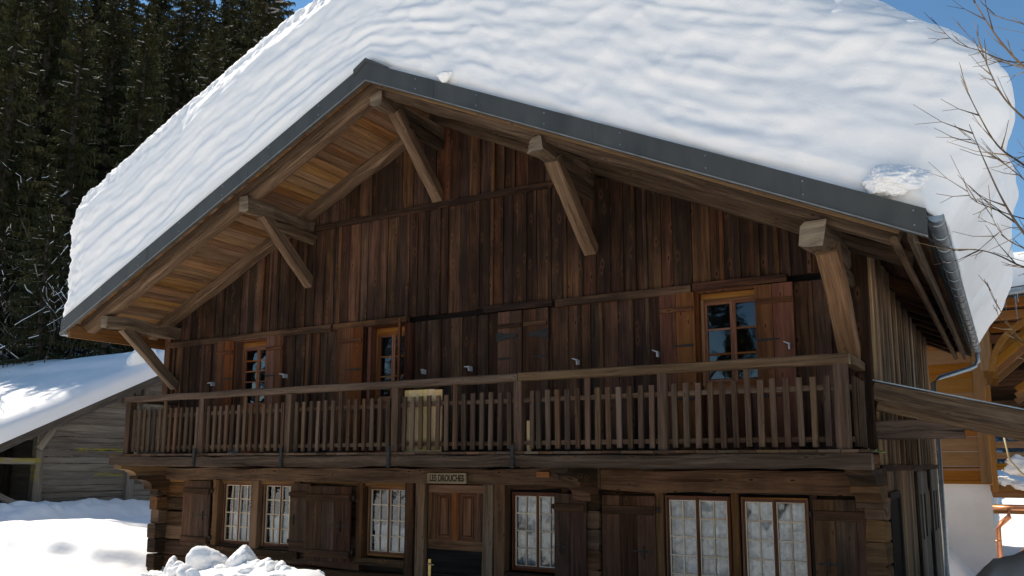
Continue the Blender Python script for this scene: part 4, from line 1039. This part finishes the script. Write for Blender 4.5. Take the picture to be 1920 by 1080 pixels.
# lower balcony with snow, dark opening, copper pipes
mb=MB()
for k in range(5): mb.box(-.42,4,19.9+k*.42,20.3+k*.42,-.52-.05*k,-.40-.05*k,'x')
for k,z in enumerate((-.10,.12,.34)): mb.box(-.35,4,19.85,19.9,z,z+.13,'x')
for X in (-.32,.9,2.3): mb.box(X-.05,X+.05,19.82,19.93,-.55,1.6,'z')
mb.box(-.4,4,19.8,20.0,-.98,-.80,'x'); mb.beam((-.35,20.4,-2.2),(.9,20.4,-1.0),.12,.14); mb.box(.55,.7,19.9,20.1,-3.,-.9,'z')
mb.build('balcony',M['larch'],NB)
mb=MB(); mb.tube([(-.40,19.75,-.86),(.0,19.72,-.86),(3,19.72,-.84)],.05,8); mb.tube([(-.12,19.72,-.88),(-.13,19.70,-1.03),(-.27,19.7,-1.16),(-.34,19.7,-1.28),(-.35,19.7,-3.)],.052,10)
for z in (-1.5,-2.1): mb.tube([(-.35,19.7,z),(-.35,19.7,z-.03)],.062,10)
mb.build('copper_downpipe',M['copper'],NB,smooth=True)
mb=MB(); mb.tube([(-.10,19.6,.55),(-.04,19.6,.1),(.15,19.6,-.16),(.4,19.6,-.35),(.9,19.6,-.42)],.018,6)
tag(mb.build('pale_hose',M['palewood'],None,(-.1,19.6,.55),smooth=True),'pale cable hanging in a curve before the neighbour balcony','cable')
for i,(p,r,s_) in enumerate((((.22,19.95,-.02),.30,(1.3,.5,.8)),((-.15,19.95,-.34),.16,(1.2,.6,.8)),((.55,19.9,.02),.3,(1,.5,1)),((.12,19.9,-.42),.14,(1.2,.6,.7)))):
    clod('snow_clod',['large heap of snow on the neighbour balcony rail','small snow lump on the neighbour balcony beside the plaster wall','snow heap at the photo edge on the neighbour balcony','snow lump below the large heap on the neighbour balcony'][i],p,r,s_,.5,i+40,fr=1.8)
# farther roof with snow behind, right
FR=thing('far_house','far house at the right edge with a broad snow covered roof','house',(4,34,-2))
mb=MB(); mb.box(.6,12,33,42,-3,6.0,'x',ch=.002); mb.build('wall',M['larch'],FR)
mb=MB(); mb.beam((-.4,37,5.75),(12,37,5.4),9.6,.10,up=(0,0,1),ch=.02); mb.build('roof',M['fascia'],FR)
def far_snow():
    xs=np.linspace(-.6,12,80); ys=np.linspace(31.9,42,70); a,b=np.meshgrid(xs,ys,indexing='ij'); x=a.ravel(); y=b.ravel()
    e=np.clip((x+.6)/.7,0,1)*np.clip((y-31.9)/.8,0,1)*np.clip((42-y)/.6,0,1); prof=np.sqrt(np.clip(1-(1-e)**2,0,1))
    base=5.81-.028*(x+.4); zt=base+(1.3+.22*(y-32)*.9+.06*fbm(x*.6,y*.6,3.))*prof
    nb=len(ys); n=len(x); P=np.concatenate([np.stack([x,y,zt],1),np.stack([x,y,base],1)]); i,j=np.meshgrid(np.arange(len(xs)-1),np.arange(nb-1),indexing='ij'); q=(i*nb+j).ravel(); F=np.stack([q,q+nb,q+nb+1,q+1],1)
    tag(npmesh('far_roof_snow',P,np.concatenate([F,(F+n)[:,::-1]]),M['snowg']),'thick snow on the far roof at the right edge','snow')
far_snow()

# ------------------------------------------------------------------ far mountain on the right
def rockmat():
    m,nt,b=mat('wooded mountainside'); g=N(nt,'ShaderNodeTexCoord').outputs['Object']
    n1=noise(nt,g,.09,8,.75); n2=noise(nt,g,.5,6,.7)
    f=math_(nt,'ADD',math_(nt,'MULTIPLY',n1,.5),math_(nt,'MULTIPLY',n2,.5))
    L(nt,ramp(nt,f,[(.40,(.022,.030,.035)),(.52,(.07,.07,.07)),(.60,(.62,.65,.70))]),b.inputs['Base Color']); b.inputs['Roughness'].default_value=.9
    return m
M['rock']=rockmat()
def mountain():
    xs=np.linspace(-60,420,150); ys=np.linspace(300,620,90); a,b=np.meshgrid(xs,ys,indexing='ij'); x=a.ravel();y=b.ravel()
    r=fbm(x*.012,y*.012,3.,6)
    z=-10+(100+.28*(x))*np.clip((y-300)/170,0,1)*np.clip(1-(y-480)/200,0.2,1)+22*r*np.clip((y-300)/120,0,1)+6*fbm(x*.06,y*.06,1.,4)
    nb=len(ys); i,j=np.meshgrid(np.arange(len(xs)-1),np.arange(nb-1),indexing='ij'); q=(i*nb+j).ravel(); F=np.stack([q,q+nb,q+nb+1,q+1],1)
    o=npmesh('mountain',np.stack([x,y,z],1),F,M['rock']); o['kind']='structure'
mountain()

# ------------------------------------------------------------------ trees
def needlemat():
    m,nt,b=mat('spruce needles'); g=N(nt,'ShaderNodeTexCoord').outputs['Object']
    n=noise(nt,g,1.3,4,.6)
    L(nt,ramp(nt,n,[(.3,(.020,.024,.009)),(.5,(.040,.043,.016)),(.72,(.105,.090,.034))]),b.inputs['Base Color']); b.inputs['Roughness'].default_value=.7
    b.inputs['Specular IOR Level'].default_value=.2
    return m
M['needle']=needlemat()
def spruce(seed,Ht,R,snow=.05):
    r=random.Random(seed); mb=MB(); V=[];F=[];MI=[]
    def quad(a,b,c,d,mi): 
        n=len(V); V.extend([a,b,c,d]); F.append((n,n+1,n+2,n+3)); MI.append(mi)
    z=Ht*.10; lowgap=r.uniform(.05,.12)
    while z<Ht*.985:
        f=z/Ht; Lb=R*((1-f)**.75)*(1.0 if f>.25 else .75+f)+.12; nbr=r.randint(5,8); a0=r.random()*6.28
        for k in range(nbr):
            a=a0+k*6.283/nbr+r.uniform(-.35,.35); l=Lb*r.uniform(.65,1.12); zz=z+r.uniform(-.15,.15)
            d=Vector((math.cos(a),math.sin(a),0)); s=Vector((-d.y,d.x,0)); droop=r.uniform(.25,.55)*(1.2-f); pts=[]
            nseg=max(5,int(l/.17))
            for q in range(nseg+1):
                t=q/nseg; pts.append(d*(l*t)+Vector((0,0,zz+.12*l*t*(1 if f>.8 else 0)-droop*l*(t**1.3)*.8+.20*l*max(0,t-.7))))
            wsn=r.random()<snow*4.5; ss=r.uniform(.1,.5); se=ss+r.uniform(.15,.5)
            for q in range(1,nseg+1):
                p=pts[q]; dirv=(pts[q]-pts[q-1]).normalized(); t=q/nseg
                if wsn and ss<t<se:
                    wv=s*r.uniform(.03,.075); up_=Vector((0,0,.045)); quad(pts[q-1]-wv+up_,pts[q-1]+wv+up_,p+wv+up_,p-wv+up_,1)
                for sg in (-1,1):
                  for rep in (0,1,2):
                    ln=(.13+.30*(1-abs(t-.45)*1.4))*min(1,l/1.2)*r.uniform(.6,1.3)
                    e=(s*sg*r.uniform(.5,1)+dirv*r.uniform(.3,.9)+Vector((0,0,-r.uniform(.1,1.1)))).normalized()*ln
                    pp=p-dirv*(rep*.055); wv=(dirv*.030+Vector((0,0,r.uniform(-.02,.02))))*r.uniform(.7,1.4)
                    mi=0
                    quad(pp-wv,pp+wv,pp+e+wv*.3,pp+e-wv*.3,mi)
                if r.random()<.9:
                    h=Vector((s.x*r.uniform(-.12,.12),s.y*r.uniform(-.12,.12),-r.uniform(.12,.42)*min(1,l))); wv=dirv*.028*r.uniform(.8,1.5)
                    quad(p-wv,p+wv,p+h+wv*.3,p+h-wv*.3,0)
        z+=r.uniform(.30,.46)*(1.1-.5*f)
    # tip
    for k in range(6):
        a=k; quad(Vector((0,0,Ht*.97)),Vector((.03,0,Ht*.97)),Vector((.12*math.cos(a),.12*math.sin(a),Ht*.99)),Vector((0,0,Ht+.25)),0)
    return V,F,MI
def tree_proto(kind,name,seed,*a):
    T=bpy.data.objects.new(name,None); C.objects.link(T)
    return T
def make_spruce(seed,Ht,R,snow):
    T=bpy.data.objects.new('spruce_tree',None); C.objects.link(T)
    mb=MB(); mb.tube([(0,0,-1.5),(.03,0,Ht*.3),(0,.04,Ht*.65),(0,0,Ht)],[Ht*.016,Ht*.012,Ht*.007,.01],8); t=mb.build('trunk',M['bark']); t.parent=T
    V,F,MI=spruce(seed,Ht,R,snow); c=npmesh('crown',[tuple(v) for v in V],F,[M['needle'],M['snowfine']],T,smooth=False,mi=MI)
    return T
def copy_tree(T):
    c=T.copy(); C.objects.link(c)
    for ch in T.children:
        d=ch.copy(); C.objects.link(d); d.parent=c
    return c
protos=[make_spruce(1,17,2.6,.10),make_spruce(2,21,3.0,.05),make_spruce(3,14,2.3,.12),make_spruce(5,19,2.4,.05)]
used=[False]*4
def hill(x,y): return float(gz(np.array([x]),np.array([y]))[0])
# (photo column, distance along the view, variant, scale)
def at_col(px,dist): 
    d=rt*((px-960)/1560.44)+fw; d=Vector((d.x,d.y,0)); d.normalize(); return d*dist
extra=[(-40,28,3,1.0),(-38,33,1,1.05),(-46,30,3,1.1),(-54,28,1,1.1),(-43,35,1,1.1),(-60,33,3,1.1)]
spots=[(468,42,0,1.42),(425,44,1,1.12),(365,39,3,1.02),(300,43,1,1.0),(235,38,3,.98),(170,42,1,1.0),(105,37,3,1.0),(40,41,1,1.05),(-25,37,3,1.05),(-90,40,1,1.1),
       (455,52,3,1.15),(395,54,1,1.1),(330,53,3,1.2),(265,55,1,1.1),(200,52,3,1.2),(135,54,1,1.1),(70,52,3,1.2),(5,54,1,1.1),(-60,52,1,1.2),
       (492,60,0,1.55),(350,66,1,1.1),(245,64,1,1.15),(150,66,1,1.15),(60,64,3,1.2),(-30,66,1,1.2),
       (272,34,2,.55),(195,33,2,.85),(75,34,2,.8),(345,34,2,.9)]
for (x,y,v,sc) in extra:
    T=copy_tree(protos[v]); T.location=(x,y,hill(x,y)-.3); T.rotation_euler=(0,0,x); T.scale=(sc,sc,sc); T['category']='tree'; T['group']='spruces of the hillside forest'; T['label']='tall dark spruce deep inside the hillside forest'
lab={0:'spruce whose top stands against the blue sky nearest the chalet snow',25:'small snow dusted young spruce just left of the chalet eave',2:'tall dark spruce behind the upper left roof snow'}
for i,(px,dd,v,sc) in enumerate(spots):
    T=protos[v] if not used[v] else copy_tree(protos[v]); used[v]=True
    p=at_col(px,dd); T.location=(p.x,p.y,hill(p.x,p.y)-.3); T.rotation_euler=(0,0,random.uniform(0,6.28)); T.scale=(sc*random.uniform(.95,1.1),)*2+(sc,)
    T['category']='tree'; T['group']='spruces of the hillside forest'; T['label']=lab.get(i,['tall dark snow dusted spruce in the front of the hillside forest','tall dark spruce deep inside the hillside forest','low young spruce at the forest edge'][0 if i<10 else (1 if i<25 else 2)])
for i in range(30):
    T=copy_tree(protos[i%4])
    T.location=(-62+i*3.3,-27-5*(i%3)-.012*(i-15)**2,-2.4); T.rotation_euler=(0,0,i*1.3); T.scale=(1.05,1.05,.95)
    T['category']='spruce tree'; T['group']='spruces across the field'; T['label']='spruce standing across the open snow field facing the chalet'
# bare broadleaf trees with snow on their branches
def bare(seed,Ht,spread,depth=5,snow=True,r0=.09):
    r=random.Random(seed); mb=MB(); sn=MB()
    def grow(p,d,l,rad,lev):
        n=4; pts=[p]; q=p.copy(); dd=d.copy()
        for k in range(n):
            dd=(dd+Vector((r.uniform(-.22,.22),r.uniform(-.22,.22),r.uniform(-.05,.16)))).normalized(); q=q+dd*(l/n); pts.append(q.copy())
        rr=[rad*(1-.45*k/n) for k in range(n+1)]; mb.tube(pts,rr,5 if lev<2 else 3,cap=False,tone=.5)
        if snow and lev>0:
            for a,b,ra in zip(pts[:-1],pts[1:],rr):
                if abs((b-a).normalized().z)<.8 and lev>=2 and r.random()<.42:
                    hgt=ra+.012; w_=Vector((0,0,1)).cross((b-a)).normalized()*(ra*.8+.006)
                    top=Vector((0,0,hgt*1.3)); o_=Vector((0,0,ra*.4))
                    mb.face([a+o_-w_,b+o_-w_,b+top,a+top],m=1); mb.face([a+o_+w_,a+top,b+top,b+o_+w_],m=1)
        if lev>=depth: return
        nb=r.randint(2,3) if lev<3 else 2
        for k in range(nb):
            t=r.uniform(.4,1) if k else 1.; pp=pts[min(n,int(t*n))]
            a=Vector((r.uniform(-1,1),r.uniform(-1,1),r.uniform(-.15,.7))).normalized(); nd=(dd*.75+a*spread).normalized()
            grow(pp,nd,l*r.uniform(.62,.85),rad*.58,lev+1)
    grow(Vector((0,0,-.5)),Vector((r.uniform(-.1,.1),r.uniform(-.1,.1),1)),Ht*.36,r0,0)
    return mb,sn
def make_bare(seed,Ht):
    T=bpy.data.objects.new('bare_tree',None); C.objects.link(T)
    mb,sn=bare(seed,Ht,.85,6); b=mb.build('branches',[M['bark'],M['snowfine']]); b.parent=T
    return T
bp=[make_bare(s,h) for s,h in ((21,8.5),(22,7.5),(23,9.5))]; ub=[False]*3
for i,(px,dd,v,sc) in enumerate([(20,34,0,1.0),(75,35,1,1.0),(125,34,2,.9),(-20,33,2,1.),(50,37,2,1.05),(105,38,0,1.),(170,36,1,.9),(0,36,1,1.1),(148,37,0,1.0)]):
    T=bp[v] if not ub[v] else copy_tree(bp[v]); ub[v]=True
    p=at_col(px,dd); T.location=(p.x,p.y,hill(p.x,p.y)-.1); T.rotation_euler=(0,0,i*1.7); T.scale=(sc,)*3
    T['category']='bare tree'; T['group']='bare snow covered trees at the forest edge'; T['label']='bare snow covered tree in shade at the foot of the forest'
# ------------------------------------------------------------------ bare branches of a tree standing just right of the view
TR=thing('roadside_tree','leafless tree with fine brown twigs reaching in from the right in front of the roof','tree',(.95,4.6,-1.8))
tw=MB(); trk=MB()
trk.tube([(.95,4.6,-2.4),(.93,4.6,-1),(.9,4.62,.5),(.93,4.65,1.9),(.88,4.7,3.2),(.8,4.7,4.6)],[.09,.08,.065,.05,.035,.015],10)
trk.build('trunk',M['twig'],TR,smooth=True)
def px_pt(px,py,Y):
    d=rt*((px-960)/1560.44)-up*((py-635.6)/1560.44)+fw; return d*(Y/d.y)
rr_=random.Random(5)
def branch(ps,r0,twl=.16,Y0=4.6,Y1=4.3,tw_every=1):
    n=len(ps); pts=[px_pt(x,y,Y0+(Y1-Y0)*i/(n-1)) for i,(x,y) in enumerate(ps)]
    # smooth
    sm=[]; 
    for i in range(n-1):
        p0=pts[max(i-1,0)];p1=pts[i];p2=pts[i+1];p3=pts[min(i+2,n-1)]
        for k in range(6):
            t=k/6; sm.append(.5*((2*p1)+(p2-p0)*t+(2*p0-5*p1+4*p2-p3)*t*t+(3*p1-p0-3*p2+p3)*t**3))
    sm.append(pts[-1]); m_=len(sm)
    tw.tube(sm,[max(.0011,.78*r0*(1-.87*i/(m_-1))) for i in range(m_)],5)
    for i in range(3,m_-1,1):
        if rr_.random()<.33:
            a=Vector((rr_.uniform(-1,.3),rr_.uniform(-.6,.6),rr_.uniform(-.7,1))).normalized(); d=(sm[i]-sm[i-1]).normalized(); nd=(d*.9+a*.8).normalized(); l=rr_.uniform(.3,1.5)*twl
            q=sm[i]; c=[q,q+nd*l*.5,q+(nd+Vector((0,0,.12))).normalized()*l]; tw.tube(c,[r0*.32+.001,.0016,.0011],4)
            if rr_.random()<.5: tw.tube([c[1],c[1]+(nd+a*.9).normalized()*l*.4],[.0015,.001],4)
branch([(2090,330),(1990,170),(1920,125),(1870,70),(1828,5),(1800,-40)],.011,.22)
branch([(2060,200),(1960,128),(1900,122),(1850,100),(1810,60),(1785,32)],.007,.12,4.6,4.9)
branch([(2050,60),(1975,62),(1910,42),(1870,30),(1840,5)],.006,.2,4.7,4.9)
branch([(2120,420),(2000,290),(1920,222),(1880,180),(1850,120),(1830,58)],.010,.2,4.6,4.2)
branch([(2150,480),(2010,380),(1920,310),(1870,272),(1830,205),(1802,143)],.010,.2)
branch([(2050,170),(1960,122),(1890,115),(1840,96),(1790,78),(1745,32)],.006,.10,4.6,4.4)
branch([(2100,640),(1990,510),(1922,440),(1880,375),(1845,300),(1817,233)],.012,.22,4.5,4.2)
branch([(2050,520),(1960,380),(1900,320),(1840,278),(1790,235)],.006,.16,4.6,4.5)
branch([(2120,560),(2000,510),(1925,502),(1870,478),(1830,468),(1786,470)],.008,.2,4.4,4.2)
branch([(2080,440),(1990,420),(1920,410),(1860,390),(1822,372),(1806,333)],.006,.2,4.6,4.2)
branch([(2080,540),(1990,452),(1930,430),(1890,428),(1860,445)],.005,.15,4.6,4.4)
branch([(2060,700),(1980,670),(1920,640),(1880,590),(1850,528)],.006,.15,4.5,4.2)
branch([(2080,900),(2000,800),(1920,660),(1875,600),(1868,560)],.005,.1,4.5,4.3)
branch([(2080,380),(1980,300),(1925,292),(1880,302),(1800,242)],.005,.12,4.6,4.3)
branch([(2000,560),(1940,480),(1890,450),(1865,418),(1858,392)],.005,.12,4.5,4.3)
tw.build('branches',M['twig'],TR)
# lift everything so the ground lies near zero
for o in list(C.objects):
    if o.type in ('MESH','EMPTY') and o.parent is None: o.location.z+=LIFT
for o in C.objects:
    if '_o' in o: del o['_o']
